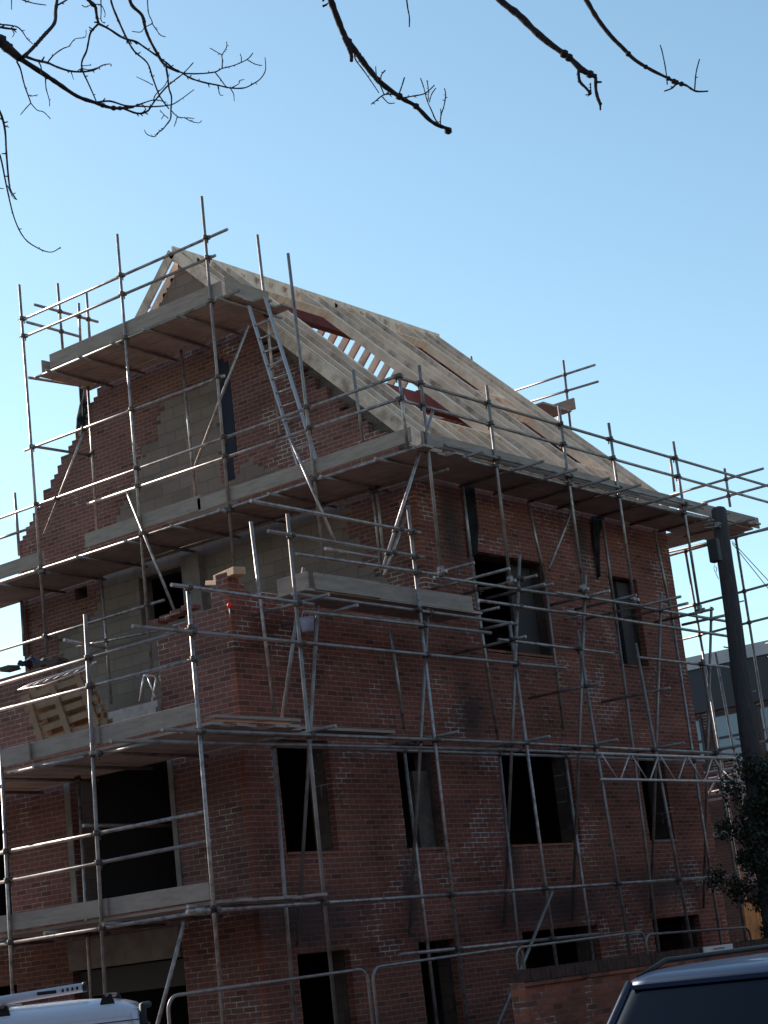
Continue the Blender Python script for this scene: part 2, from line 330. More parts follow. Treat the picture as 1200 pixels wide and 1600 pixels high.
# lintels, sills, jamb timbers
for a, b, c, d in WINS:
    MB().box(a-.12, b+.12, .116, .40, d+.003, d+.14).build('lintel', CONC, house)
    if c > 0:
        MB().box(a+.005, b-.005, -.02, .30, c-.005, c+.035).build('window_sill', CONC if a > 10 and c > 3 and c < 4 else OLDBRICK, house)
# timber flyers left inside some windows
MB().box(3.95, 4.33, .18, .24, 3.32, 4.5).build('board_panel', mat('grey_ply', (.10,.08,.065), .9, noise=(5,(.06,.05,.045),.4,.6)), house)
MB().box(7.5, 8.2, .30, .36, 6.5, 8.15).build('board_panel', SLAB, house)
MB().box(10.95, 11.35, .20, .26, 6.5, 8.15).build('board_panel', SLAB, house)
MB().box(-.035, .12, 1.5, 3.75, 2.10, 2.52).build('lintel', CONC, house)
MB().box(.12, .3, 1.5, 3.75, 1.72, 2.08).build('lintel', SLAB, house)
MB().box(-.02, .30, 1.36, 1.45, 2.9, 4.95).build('door_jamb', CONC, house)
MB().box(-.01, .30, 3.5, 3.62, 2.9, 4.95).build('door_jamb', CONC, house)
s_ = MB().box(-.10, .26, 1.5, 3.0, 5.45, 5.56); s_.box(-.06, .22, 1.5, 3.0, 5.56, 5.66); s_.build('window_sill', STEELG, house)
MB().box(D+.02, D+.3, WG[0]-.25, WG[1]+.1, WG[3]+.003, WG[3]+.12).build('lintel', CONC, house)
# concrete pilaster beside the gable window and the row of sill bricks
p0 = at(290, 900, (0, D)); p1 = at(318, 900, (0, D))
MB().box(D-.10, D+.12, p1.y, p0.y, 6.6, 9.1).build('pilaster', CONC, house)
cop = MB(); y = .70
while y < 1.45:
    cop.box(-.03+random.uniform(-.01,.01), .16, y, y+.20, 6.83+(.7-y)*.12, 6.90+(.7-y)*.12); y += .225
cop.build('sill_bricks', BRICK2, house)
# grout-stained toothing blobs left on the wall top by the corner
# black membranes hanging out of the walls
def sheet(name, pts, pl, th, parent, wob=.03):
    ax = PL[pl][0] if isinstance(pl, str) else pl[0]
    P = [at(u, v, pl) for u, v in pts]
    B = MB(); n = len(P)//2
    Lf = P[:n]; Rt = P[n:][::-1]
    for k in range(n-1):
        nseg = 4
        for s in range(nseg):
            def q(a, b, t, i):
                p = a.lerp(b, t); p = p.copy(); p[ax] += wob*math.sin(2.3*i+5*t); return p
            B.quad(q(Lf[k], Rt[k], s/nseg, k), q(Lf[k], Rt[k], (s+1)/nseg, k), q(Lf[k+1], Rt[k+1], (s+1)/nseg, k+1), q(Lf[k+1], Rt[k+1], s/nseg, k+1))
    o = B.build(name, BLACKM, parent); sm = o.modifiers.new('solid', 'SOLIDIFY'); sm.thickness = th
    for p in o.data.polygons: p.use_smooth = True
    return o
sheet('black_membrane', [(722,757),(727,790),(731,830),(734,872),(744,866),(747,822),(745,790),(738,757)], (1, -.05), .012, house)
sheet('black_membrane', [(925,806),(927,840),(929,870),(934,905),(937,900),(936,870),(938,835),(943,806)], (1, -.05), .012, house)
sheet('black_membrane', [(123,596),(124,630),(122,655),(118,672),(129,684),(133,660),(136,635),(140,598)], (0, D-.06), .012, house)
MB().prism(SLOT, 0, D+.04, D+.06).build('black_membrane', mat('navy_membrane', (.022,.025,.04), .85, 0, .2, bump=.6, bscale=5), house)

# ------------------------------------------------------------------ roof timbers
TH = .17
roof = MB().box(4.55, 12.75, RY-.02, RY+.02, ridge-.27, ridge+.03).build('roof', PINE, house)
MB().box(D+.37, XF-.12, .12, .24, 9.52, 9.62).build('wall_plate', PINE, roof); MB().box(D+.37, XF-.12, W-.3, W-.2, 9.6, 9.7).build('wall_plate', PINE, roof)
def rafter(x, side, y0=None, wd=.05, m=PINE, dp=TH, yt=None):
    # near slope: y from -.3 to ridge ; far slope mirrored
    if side < 0: a = Vector((x, -.32 if y0 is None else y0, 0)); a.z = ridge-(RY-a.y); b = Vector((x, RY-.025 if yt is None else yt, 0)); b.z = ridge-(RY-b.y)
    else: a = Vector((x, W+.25, ridge-.985*(W+.25-RY))); b = Vector((x, RY+.025, ridge))
    nrm = Vector((0, side*.7071, .7071))
    off = nrm*(-dp/2)
    return MB().beam(a+off, b+off, wd, dp, nrm).build('rafter', m, roof)
xs = [4.62, 4.80]
xs += [5.2, 5.62, 6.03, 8.2, 8.7, 9.2, 9.7, 10.2, 11.42, 11.85, 12.25, 12.65]
for i, x in enumerate(xs):
    gap = False
    mt_ = PINE if i % 3 else PINE2
    if not gap: rafter(x, -1, wd=.05 if i else .06, m=mt_)
    elif x < 7.5: rafter(x, -1, yt=.55, m=mt_); rafter(x, -1, y0=4.10, m=mt_)
    else: rafter(x, -1, yt=.3, m=mt_); rafter(x, -1, y0=4.15, m=mt_)
for x in (6.08, 8.14, 10.25, 11.36): rafter(x, -1, m=PINE)
for x in (6.5, 6.95, 7.4, 7.8): rafter(x, -1, yt=.55)
rafter(4.80, 1); rafter(4.86, 1, m=PINE2)
for i in range(19): rafter(5.2+i*.4, 1, m=PINE if i % 2 else PINE2)
def header(x0, x1, y):
    z = ridge-(RY-y)-.1; MB().beam((x0, y, z), (x1, y, z), .05, .16, (0,-.7071,.7071)).build('trimmer', PINE, roof)
header(6.05, 8.2, 4.12); header(6.05, 8.2, .55); header(10.2, 11.4, 4.15); header(10.2, 11.4, 2.35); header(10.2, 11.4, 1.85); header(10.2, 11.4, .3)
for x in (10.6, 11.0): rafter(x, -1, yt=.3); rafter(x, -1, y0=1.85, yt=2.35)
pass
for (yy, z1, dp) in ((RY-.06, ridge-.30, .42), (2.1, 11.90, .30), (W-1.7, 11.25, .3)):
    MB().box(4.9, 12.7, yy-.03, yy+.03, z1-dp, z1).box(4.9, 12.7, yy-.09, yy+.09, z1-dp-.012, z1-dp).build('purlin', REDOX, roof)
for x in (7.9, 9.9, 11.9):
    MB().beam((x, 2.4, 12.0), (x, 7.0, 12.2), .05, .15).build('collar_tie', PINE2, roof)
for x in (6.2, 7.0, 7.8):
    MB().beam((x+.05, W-1.7, 11.2), (x+.5, 6.2, 9.6), .05, .1).beam((x+.05, W-1.7, 11.3), (x+.45, 6.3, 13.1), .05, .1).build('strut', PINE, roof)
# verge ladder: barge boards on the near gable
for s in (-1, 1):
    a = Vector((4.53, -.32 if s < 0 else 6.3, 0)); a.z = ridge-abs(a.y-RY)-.10; b = Vector((4.53, RY, ridge-.10))
    MB().beam(a, b, .035, .20, (0, s*.7071, .7071)).build('barge_board', PINE2, roof)
    k = -.1
    n_ = MB()
    for t in range(11 if s < 0 else 3):
        y_ = RY+s*(.35+t*.42); z_ = ridge-abs(y_-RY)-.12
        n_.beam((4.545, y_, z_), (4.60, y_, z_), .05, .12, (0, s*.7071, .7071))
    n_.build('noggin', PINE, roof)
MB().box(6.6, 8.1, .62, .66, 9.7, 10.6).build('plywood_sheet', PLY, roof)
MB().box(5.0, 12.6, .35, .40, 9.75, 9.95).build('wall_plate', PINE2, roof)

# ------------------------------------------------------------------ scaffold
scaf = thing('scaffold', 'tall galvanised tube and coupler scaffold with board platforms wrapped around the house', 'scaffold', (0,0,0))
R_ = .0262
TUBES = []
def tube(name, pl, a, b, m=None, ground=False, off=0.0, r=R_, pl2=None):
    A = at(*a, PL[pl] if isinstance(pl, str) else pl).copy(); B = at(*b, (PL[pl2] if pl2 else (PL[pl] if isinstance(pl, str) else pl))).copy()
    ax = (PL[pl] if isinstance(pl, str) else pl)[0]
    A[ax] += off; B[ax] += off
    if ground:
        d = B-A; B = A+d*(A.z/(A.z-B.z))
    return wtube(name, A, B, m, r)
def wtube(name, A, B, m=None, r=R_):
    A = Vector(A); B = Vector(B)
    if m is None: m = random.choice((GALV, GALV, GALVD))
    TUBES.append((name, A, B)); return MB().tube([A, B], r).build(name, m, scaf)
# uprights -------------------------------------------------
for pl, a, b, g in [
    ('G',(315,307),(366,888),0), ('G',(183,366),(240,1085),0), ('G',(30,445),(73,1022),0), ('G',(450,396),(514,940),0),
    ('I',(402,367),(437,677),0), ('I',(552,578),(567,690),0), ('I',(283,547),(307,790),0), ('I',(137,600),(152,830),0),
    ('I',(158,900),(174,1100),0), ('I',(33,938),(38,1025),0), ('I',(578,730),(597,900),0), ('I',(585,732),(603,900),0), ('I',(23,770),(31,868),0),
    ('L',(293,915),(348,1590),1), ('L',(133,960),(164,1545),1), ('L',(1,1165),(20,1555),1), ('M',(122,1210),(143,1565),1),
    ('B',(449,803),(525,1595),1), ('B',(637,790),(730,1600),1), ('B',(796,972),(870,1510),1), ('B',(902,985),(987,1505),1),
    ('B',(993,1005),(1085,1500),1), ('B',(1097,1030),(1155,1400),1),
    ('B',(623,583),(637,700),0), ('B',(655,571),(689,890),0), ('B',(760,602),(797,905),0), ('B',(873,634),(911,918),0), ('B',(951,661),(990,935),0), ('B',(1052,690),(1093,950),0),
    ('N',(392,815),(431,1137),0), ('N',(427,1165),(461,1600),1), ('N',(610,985),(632,1140),0), ('N',(630,1160),(683,1600),1),
    ('N',(735,870),(779,1160),0), ('N',(723,760),(737,880),0), ('N',(779,1165),(822,1600),1), ('N',(825,785),(851,905),0), ('N',(851,905),(881,1140),0), ('N',(880,1160),(928,1505),1),
    ('N',(941,812),(960,945),0), ('N',(960,945),(1025,1450),1), ('N',(1022,828),(1050,965),0), ('N',(1050,965),(1128,1480),1),
    ('F',(1047,712),(1054,768),0), ('F',(1132,732),(1141,792),0), ('F',(1148,831),(1200,1157),1), ('F',(1071,861),(1140,1262),1), ('F',(1118,1020),(1167,1283),1),
    ('F',(1205,850),(1225,1000),1), ('F',(880,563),(893,682),0), ('F',(736,557),(741,590),0), ('F',(871,634),(876,680),0),
    ]:
    tube('standard', pl, a, b, ground=bool(g))
tube('standard', (1, 7.1), (90,443), (98,545)); tube('standard', (1, 7.1), (123,474), (126,540)); tube('standard', (1, 7.1), (135,457), (141,540))
tube('standard', (0, 3.6), (23,770), (30,868))
# horizontals along the walls ----------------------------------
OB = .055
for n, pl, a, b, o in [
    ('guard_rail','G',(28,500),(352,357),OB), ('guard_rail','G',(30,527),(333,398),OB), ('ledger','G',(50,590),(372,452),OB), ('ledger','I',(140,602),(395,498),0),
    ('guard_rail','G',(35,703),(347,586),OB), ('guard_rail','G',(-40,822),(627,583),OB), ('guard_rail','G',(-30,849),(53,822),OB), ('guard_rail','G',(133,787),(629,619),OB),
    ('ledger','G',(-40,921),(645,699),OB), ('ledger','I',(-40,952),(700,733),0),
    ('guard_rail','G',(-20,1021),(253,937),OB), ('guard_rail','I',(120,1010),(250,985),0),
    ('guard_rail','L',(-30,1076),(300,980),OB), ('guard_rail','L',(-30,1116),(303,1029),OB), ('ledger','L',(8,1208),(128,1182),OB), ('ledger','L',(155,1177),(235,1160),OB),
    ('guard_rail','L',(-30,1338),(318,1268),OB), ('guard_rail','L',(-30,1384),(323,1314),OB), ('ledger','L',(-30,1480),(336,1421),OB), ('ledger','M',(-20,1468),(320,1412),0),
    ('guard_rail','B',(618,586),(1230,766),OB), ('guard_rail','B',(626,622),(1230,791),OB), ('ledger','B',(640,694),(1112,812),OB), ('ledger','B',(690,697),(1095,795),-OB),
    ('ledger','N',(700,742),(1110,835),0),
    ('guard_rail','B',(387,784),(652,834),-OB), ('guard_rail','B',(414,831),(657,872),-OB), ('ledger','B',(457,867),(678,899),-OB), ('ledger','B',(683,900),(900,932),OB),
    ('ledger','B',(865,927),(1000,948),-OB), ('ledger','B',(985,944),(1140,970),OB), ('guard_rail','N',(508,857),(590,871),0),
    ('ledger','B',(753,937),(905,959),OB), ('ledger','B',(880,956),(1140,996),-OB),
    ('ledger','B',(461,926),(812,974),OB), ('ledger','B',(263,915),(485,946),-OB), ('ledger','B',(470,957),(762,990),-OB),
    ('guard_rail','B',(202,980),(880,1045),-OB), ('guard_rail','B',(783,998),(963,1020),OB), ('guard_rail','B',(1000,1026),(1142,1042),OB),
    ('ledger','B',(248,1141),(815,1162),-OB), ('ledger','B',(790,1159),(1160,1178),OB), ('ledger','B',(187,1154),(800,1169),OB+.1), ('ledger','B',(790,1168),(1165,1185),OB+.1),
    ('ledger','N',(420,1165),(1100,1190),0),
    ('ledger','B',(297,1424),(800,1391),OB), ('ledger','B',(790,1392),(1152,1368),OB), ('ledger','B',(330,1411),(420,1405),.4),
    ('ledger','B',(629,1491),(940,1459),OB),
    ('guard_rail','F',(803,611),(930,570),0), ('guard_rail','F',(828,628),(935,596),0),
    ('guard_rail','F',(1030,779),(1193,732),0), ('guard_rail','F',(1040,802),(1240,747),0),
    ('ledger','F',(985,885),(1230,817),0), ('ledger',(0,13.1),(1044,863),(1215,823),0), ('ledger','F',(1040,958),(1230,905),0), ('ledger','F',(1055,1002),(1240,955),0),
    ('ledger','F',(985,1197),(1240,1150),0), ('ledger','F',(1100,1240),(1240,1212),0),
    ]:
    tube(n, pl, a, b, off=o)
tube('guard_rail', (1, 7.1), (54,476), (153,503)); tube('guard_rail', (1, 7.1), (41,503), (125,526)); tube('transom', (1, 7.1), (45,590), (127,603)); tube('transom', (1, 7.1), (50,697), (138,711))
tube('transom', (1, 3.3), (100,1000), (165,1012)); tube('transom', (1, 1.6), (130,1290), (268,1290))
# transoms under the platforms ---------------------------------
for y_ in (2.35, 3.3, 4.1, 4.9, 5.75, 6.6): wtube('transom', (2.95, y_, 12.72), (4.6, y_, 12.72), GALVD)
for y_ in (-.6, .5, 1.6, 2.7, 3.8, 4.9, 6.1, 7.2, 8.3): wtube('transom', (2.9, y_, 9.13), (4.6, y_, 9.13), GALVD)
for x_, e in ((4.36,-1.62), (5.76,-1.81), (6.73,-1.83), (7.78,-1.81), (8.71,-1.87), (10.02,-1.89), (11.2,-1.8), (12.3,-1.7), (13.3,-1.7)):
    wtube('transom', (x_, e, 9.20), (x_, -.12, 9.20), GALVD)
for y_ in (-1.05, .6, 1.7, 2.8, 4.0): wtube('transom', (-2.25, y_, 4.72), (.0-.08, y_, 4.72), GALVD); wtube('transom', (-2.25, y_, 2.56), (-.08, y_, 2.56), GALVD)
# cantilevered needles at the seven metre lift: they point out from the wall
for a, b, z_ in [((676,897),(739,879),7.47), ((677,920),(795,888),7.40), ((725,928),(839,899),7.38), ((758,935),(853,913),7.30), ((746,958),(772,950),7.0),
                 ((870,950),(935,920),7.35), ((914,955),(979,927),7.33), ((930,975),(1035,927),7.25), ((977,966),(1073,942),7.2), ((1019,972),(1118,952),7.15), ((1063,976),(1135,962),7.0),
                 ((905,960),(860,975),7.2), ((795,972),(755,985),6.5), ((865,912),(790,930),7.45)]:
    A = at(*a, (2, z_)); B = at(*b, (2, z_)); m_ = (A+B)/2
    xm = m_.x; h = max(abs(A.y-B.y), .5)/2
    wtube('transom', (xm+.02, m_.y-h, z_), (xm-.02, m_.y+h, z_), random.choice((GALV, GALVD)))
for x_, z_ in ((5.1, 6.35), (7.1, 5.72), (9.4, 5.75), (.4, 6.6), (1.0, 6.5)): wtube('transom', (x_, -1.45, z_), (x_, -.05, z_), GALVD)
for x_ in (.25, 3.0, 5.4, 7.4, 9.6, 11.6): wtube('transom', (x_, -1.45, 4.80), (x_, -.05, 4.80), GALVD)
# rakers leaning out from the wall to the cantilever ------------
for x_, y1, z1 in ((7.49,-1.24,7.62), (5.53,-1.26,7.75), (10.02,-1.22,7.54), (11.92,-1.18,7.45), (3.11,-1.1,6.7), (.63,-1.05,6.55)):
    wtube('raker', (x_, y1, z1), (x_, -.06, 2.05), GALVD)
# braces ----------------------------------------------------
tube('brace', (0, 3.9), (388,508), (305,728)); tube('brace', 'G', (128,665), (63,833), off=.1); tube('brace', 'G', (202,768), (278,958), off=-.06)
tube('brace', 'B', (682,640), (604,888), off=.07); tube('brace', (1, -.5), (905,765), (858,890)); tube('brace', (1, -1.35), (863,1393), (778,1602), ground=True)
tube('brace', (0, -1.95), (288,1440), (252,1578), ground=True); tube('brace', (0, 3.0), (453,684), (524,848)); tube('brace', (0, 3.6), (420,580), (440,560))
tube('brace', 'B', (500,880), (465,1135), off=.3)
tube('brace', 'N', (640,790), (600,900))
# fittings: a coupler wherever an upright and a horizontal cross
cps = []
for i, (n1, A, B) in enumerate(TUBES):
    if n1 not in ('standard', 'raker', 'brace'): continue
    for (n2, C_, D_) in TUBES:
        if n2 in ('standard', 'raker', 'brace'): continue
        u = B-A; v_ = D_-C_; w0 = A-C_; a = u.dot(u); b = u.dot(v_); c = v_.dot(v_); d = u.dot(w0); e = v_.dot(w0); den = a*c-b*b
        if den < 1e-6: continue
        s = (b*e-c*d)/den; t = (a*e-b*d)/den
        if not (0 <= s <= 1 and 0 <= t <= 1): continue
        P = A+u*s; Q = C_+v_*t
        if (P-Q).length < .145: cps.append(((P-CAM).length, P, Q, u.normalized(), v_.normalized()))
cps.sort(key=lambda q: q[0])
def coupler(B_, P, Q, u, v_):
    B_.tube([P-u*.035, P+u*.035], .042, 8); B_.tube([Q-v_*.035, Q+v_*.035], .042, 8)
    sidev = u.cross(v_); sidev = sidev.normalized() if sidev.length > .1 else Vector((1,0,0))
    k = v_*random.choice((-1, 1))
    B_.tube([P+k*.03, P+k*.10], .012, 6); B_.tube([Q+u*.03, Q+u*.09], .012, 6)
rest = MB()
for k, (dd, P, Q, u, v_) in enumerate(cps):
    if k < 99: b_ = MB(); coupler(b_, P, Q, u, v_); b_.build('coupler', RUSTY, scaf)
    else: coupler(rest, P, Q, u, v_)
if rest.v: o = rest.build('coupler', RUSTY, scaf); o['kind'] = 'stuff'
# sleeve joints / base clamps of the upper uprights
for (u_, v2) in ((689,890), (797,905), (911,918), (990,935), (1093,950)):
    P = at(u_, v2, 'B'); MB().tube([P-Vector((0,0,.1)), P+Vector((0,0,.05))], .05, 8).tube([P+Vector((-.09,-.02,0)), P+Vector((.09,.02,0))], .03, 8).tube([P+Vector((0,-.1,-.04)), P+Vector((0,.1,-.04))], .03, 8).build('swivel_coupler', GALV, scaf)
# board platforms --------------------------------------------
def deck(axis, l0, l1, w0, w1, z, seed=0, n=None):
    rnd = random.Random(seed); wd = .225; n = n or int((w1-w0)/wd); wd = (w1-w0)/n; B = MB()
    for k in range(n):
        l = l0-rnd.uniform(0, .25); 
        while l < l1:
            e = min(l+3.9, l1+rnd.uniform(0, .2)); zz = z+rnd.uniform(0, .006)
            a, b = w0+k*wd+.004+rnd.uniform(0, .006), w0+(k+1)*wd-.004-rnd.uniform(0, .008)
            (B.box(l, e-.008, a, b, zz, zz+.038) if axis == 0 else B.box(a, b, l, e-.008, zz, zz+.038)); l = e
    return B.build('platform_deck', DECK, scaf)
deck(1, 2.2, 6.95, 3.17, 4.5, 12.76, 1); deck(1, -1.1, 10.4, 3.17, 4.5, 9.17, 2)
deck(0, 4.55, 14.3, -1.13, -.12, 9.235, 3); deck(1, -1.1, 5.2, 13.1, 14.3, 9.28, 4)
deck(0, .45, 4.3, -1.13, -.4, 6.72, 5, 3); deck(1, -1.1, 7.0, -1.98, -.12, 4.77, 6); deck(1, -1.1, 7.0, -1.98, -.12, 2.61, 7)
def toe(pl, a, b, h, th=.035, z=None, m=BOARD, off=.05):
    A = at(*a, pl); B = at(*b, pl); ax = PL[pl][0]
    A[ax] += off; B[ax] += off; zz = z if z is not None else (A.z+B.z)/2
    A.z = B.z = zz+h/2
    return MB().beam(A, B, th, h).build('toe_board', m, scaf, .004)
toe('G', (75,577), (168,545), .27, z=12.82, off=.07); toe('G', (160,547), (345,470), .28, z=12.80); toe('G', (132,862), (312,795), .25, z=9.32); toe('G', (308,806), (640,690), .23, z=9.29)
toe('G', (-30,916), (66,882), .26, z=9.27)
toe('B', (664,690), (1004,788), .22, z=9.28); toe('B', (868,748), (1195,838), .22, z=9.30, off=.09)
toe('L', (-30,1205), (152,1164), .225, z=4.85); toe('L', (145,1172), (304,1130), .235, z=4.84, off=.09); toe('L', (3,1200), (48,1190), .24, z=4.83, off=0)
toe('L', (-30,1464), (165,1432), .215, z=2.67); toe('L', (150,1440), (322,1409), .215, z=2.67, off=.09)
toe('B', (498,921), (600,940), .24, z=6.74, m=BOARD); toe('B', (590,945), (748,968), .24, z=6.74, off=.09)
e_ = lambda x0, x1, y0, y1, z0, z1: MB().box(x0, x1, y0, y1, z0, z1).build('end_board', BOARD, scaf, .004)
e_(3.16, 4.2, 6.90, 6.935, 12.81, 13.05); e_(3.16, 4.2, 2.25, 2.285, 12.81, 13.08); e_(.40, .435, -1.1, -.55, 6.78, 7.0); e_(14.2, 14.24, -.9, 4.8, 9.33, 9.55)
e_(14.28, 14.33, 2.5, 5.2, 12.8, 13.05)
MB().box(3.15, 3.2, 2.2, 2.3, 12.75, 13.12).build('end_board', BOARD, scaf)
MB().box(13.2, 14.3, 2.6, 5.2, 12.76, 12.80).build('platform_deck', DECK, scaf)
MB().box(-1.9, -.3, -1.32, -1.10, 4.86, 4.90).build('scaffold_board', BOARD, scaf)
MB().box(.2, 2.3, -.85, -.62, 4.86, 4.90).build('scaffold_board', BOARD, scaf)
# lattice beams
LATT = mat('bright_galvanised', (.60,.57,.54), .5, .3, noise=(9,(.4,.37,.34),.4,.7))
def lattice(A, B, h, pitch, name='lattice_beam'):
    A = Vector(A); B = Vector(B); d = (B-A); L = d.length; d /= L; dn = Vector((0,0,-h))
    g = MB().tube([A, B], .022, 8).tube([A+dn, B+dn], .022, 8); t = .12; k = 0
    while t+pitch*.72 < L:
        g.tube([A+d*t, A+dn+d*(t+pitch*.42)], .015, 6); g.tube([A+dn+d*(t+pitch*.52), A+d*(t+pitch*.94)], .015, 6); t += pitch
    return g.build(name, LATT, scaf)
a_ = at(928, 1178, 'B'); b_ = at(1172, 1184, 'B'); a_.y = b_.y = -1.26; a_.z = 4.60
lattice(a_, (b_.x+.4, -1.26, 4.60), .42, .95)
for yy, zz in ((-1.0, 4.55),):
    lattice((13.0, 3.0, zz), (13.0, -1.6, zz), .42, .8)
    lattice((14.3, 3.0, zz), (14.3, -1.6, zz), .42, .8)

# ------------------------------------------------------------------ ladder (leans, a thing of its own)
def ladder(name, top, foot, width_dir, wd, label):
    t = thing(name, label, 'ladder', foot); A = Vector(top)-Vector(foot); wv = Vector(width_dir).normalized()*wd/2
    for s in (-1, 1):
        MB().beam(wv*s, A+wv*s, .028, .07, A.cross(wv)).build('stile', LADD, t)
    n = int(A.length/.27); dd = A.normalized()
    for k in range(1, n): MB().tube([dd*(k*.27)-wv, dd*(k*.27)+wv], .015, 8).build('rung', LADD, t)
    return t
ladder('ladder', at(402, 473, (0, 3.45)), at(486, 742, (0, 3.30)), (0, 1, 0), .38, 'grey aluminium ladder leaning from the eaves platform up to the gable platform')

# ------------------------------------------------------------------ loose things on the platforms
def quadmap(p00, p10, p01, p11, pl):
    a, b, c, d = (at(*p, pl) for p in (p00, p10, p01, p11))
    return lambda s, t: a*(1-s)*(1-t)+b*s*(1-t)+c*(1-s)*t+d*s*t
rr0 = random.Random(17)
def pallet(loc_px, label, off):
    Q = quadmap(*loc_px, (0, -1.80+off)); base = Q(.5, 0); t = thing('wooden_pallet', label, 'pallet', base, group='pallets leaning on the scaffold')
    for k in range(3):
        u = .08+k*.40; MB().beam(Q(u, .0)-base-Vector((.03,0,0)), Q(u+.04, .98)-base-Vector((.03,0,0)), .022, .10, (0,1,0)).build('stringer', PLYW, t)
    for k in range(5):
        s = .04+k*.225; MB().beam(Q(0, s)-base, Q(1, s+rr0.uniform(-.03,.03))-base, .022, .085).build('deck_board', PLYW, t)
    for k in range(3):
        for j in range(3):
            MB().obox(Q(.08+k*.42, .06+j*.43)-base+Vector((.055,0,0)), Vector((1,0,0)), Vector((0,1,0)), Vector((0,0,1)), .04, .05, .045).build('block', PLYW, t)
    for k in range(4):
        s = .04+k*.3; MB().beam(Q(0, s)-base+Vector((.11,0,0)), Q(1, s)-base+Vector((.11,0,0)), .022, .085).build('deck_board', PLYW, t)
    return t
PLYW = mat('pallet_wood', (.27,.19,.115), .85, noise=(5, (.19,.135,.09), .4, .7))
pallet(((60,1165),(168,1130),(32,1088),(132,1055)), 'tan wooden pallet standing on edge behind the grey toe board, the nearer of two', 0)
pallet(((75,1150),(160,1120),(45,1078),(125,1040)), 'tan wooden pallet tucked behind the nearer pallet on the side platform', .22)
wf = MB()
pA = at(28, 1078, (0, -1.75)); pB = at(140, 1044, (0, -1.75)); pC = at(44, 1070, (0,-1.70)); pD = at(150, 1034, (0,-1.70))
wf.tube([pA, at(70,1070,(0,-1.75)), pB], .009, 6).tube([pA, pC, pD], .009, 6)
for k in range(7):
    t_ = (k+.5)/7; wf.tube([pA.lerp(pB, t_), pC.lerp(pD, min(1, t_+.06))], .007, 5)
tag(wf.build('wire_frame', mat('bright_wire', (.6,.6,.58), .4, .6)), 'pale welded wire strip lying on top of the leaning pallets', 'wire strip')
tr_ = thing('steel_trestle', 'small bright steel trestle standing on the metal sill of the bay', 'trestle', at(230, 1092, (0, -.1)))
for (dx, dy, tx) in ((0,-.16,-.03), (0,.16,.03), (.25,-.16,-.03), (.25,.16,.03)):
    MB().tube([(dx, dy, 0), (dx, tx, .34)], .013, 6).build('leg', ALU, tr_)
MB().tube([(-.03, 0, .34), (.28, 0, .34)], .016, 6).build('top_bar', ALU, tr_)
P = at(357, 901, (0, .12)); tm = MB().obox(P+Vector((.0,-.02,.02)), Vector((.25,.968,0)), Vector((-.968,.25,0)), Vector((0,0,1)), .27, .10, .055).obox(P+Vector((.0,.28,-.03)), Vector((.2,.9,.2)).normalized(), Vector((-.97,.2,0)), Vector((0,-.2,.97)), .16, .05, .035)
tag(tm.build('timber_offcut', mat('cream_block', (.42,.30,.19), .8, noise=(8,(.3,.2,.12),.4,.7)), None, .01), 'cream timber block resting on top of the brick corner pier', 'timber')
rc = thing('red_marker', 'small bright red round marker on the brick corner pier', 'marker', at(358, 946, (1, -.03)))
MB().sphere((0,-.01,0), .038, 14).build('cap', REDP, rc); MB().tube([(0,.0,-.03), (0,.0,-.17)], .008, 6).build('pin', ALU, rc)
bk = thing('plastic_tub', 'pale blue plastic tub hanging under the middle platform', 'tub', at(480, 976, (1, -.8)))
MB().tube([(0,0,-.10), (0,0,-.09), (0,0,.07), (0,0,.09)], [.05,.085,.10,.10], 14).build('body', BUCKET, bk)
MB().tube([(0,0,.075), (0,0,.095)], [.108,.108], 14).build('rim', BUCKET, bk)
hd = [(.10*math.cos(a), 0, .09+.10*math.sin(a)) for a in [math.pi*k/8 for k in range(9)]]; MB().tube(hd, .005, 5).build('handle', ALU, bk)
blc = MB(); P = at(44, 1037, (0, 0.0)); rr = random.Random(3)
for i in range(9):
    for j in range(5):
        def h(i, j): return P+Vector((-.05+j*.05, .20-i*.05, .09+.03*math.sin(i*1.3+j)+.025*math.cos(j*1.8+i*.6)-.02*abs(i-4)))
        blc.quad(h(i,j), h(i+1,j), h(i+1,j+1), h(i,j+1))
o = blc.build('crumpled_sheet', BLUEC); s_m = o.modifiers.new('s', 'SOLIDIFY'); s_m.thickness = .02; tag(o, 'crumpled dark blue sheet lying on the brick wall at the left edge', 'sheet')
for k, (u_, v_, lab) in enumerate(((10, 1049, 'grey slate offcut on the bay wall left of the blue sheet'), (66, 1041, 'grey slate offcut on the bay wall right of the blue sheet'), (86, 1038, 'dark slate offcut at the end of the bay wall top'))):
    P = at(u_, v_, (0, .0)); b_ = MB()
    for q in range(3): b_.obox(P+Vector((.06, rr.uniform(-.05,.05), .02+q*.025)), Vector((1,rr.uniform(-.3,.3),0)).normalized(), Vector((0,1,0)), Vector((0,0,1)), .10, .13, .011)
    tag(b_.build('slate_stack', SLAB), lab, 'slates')

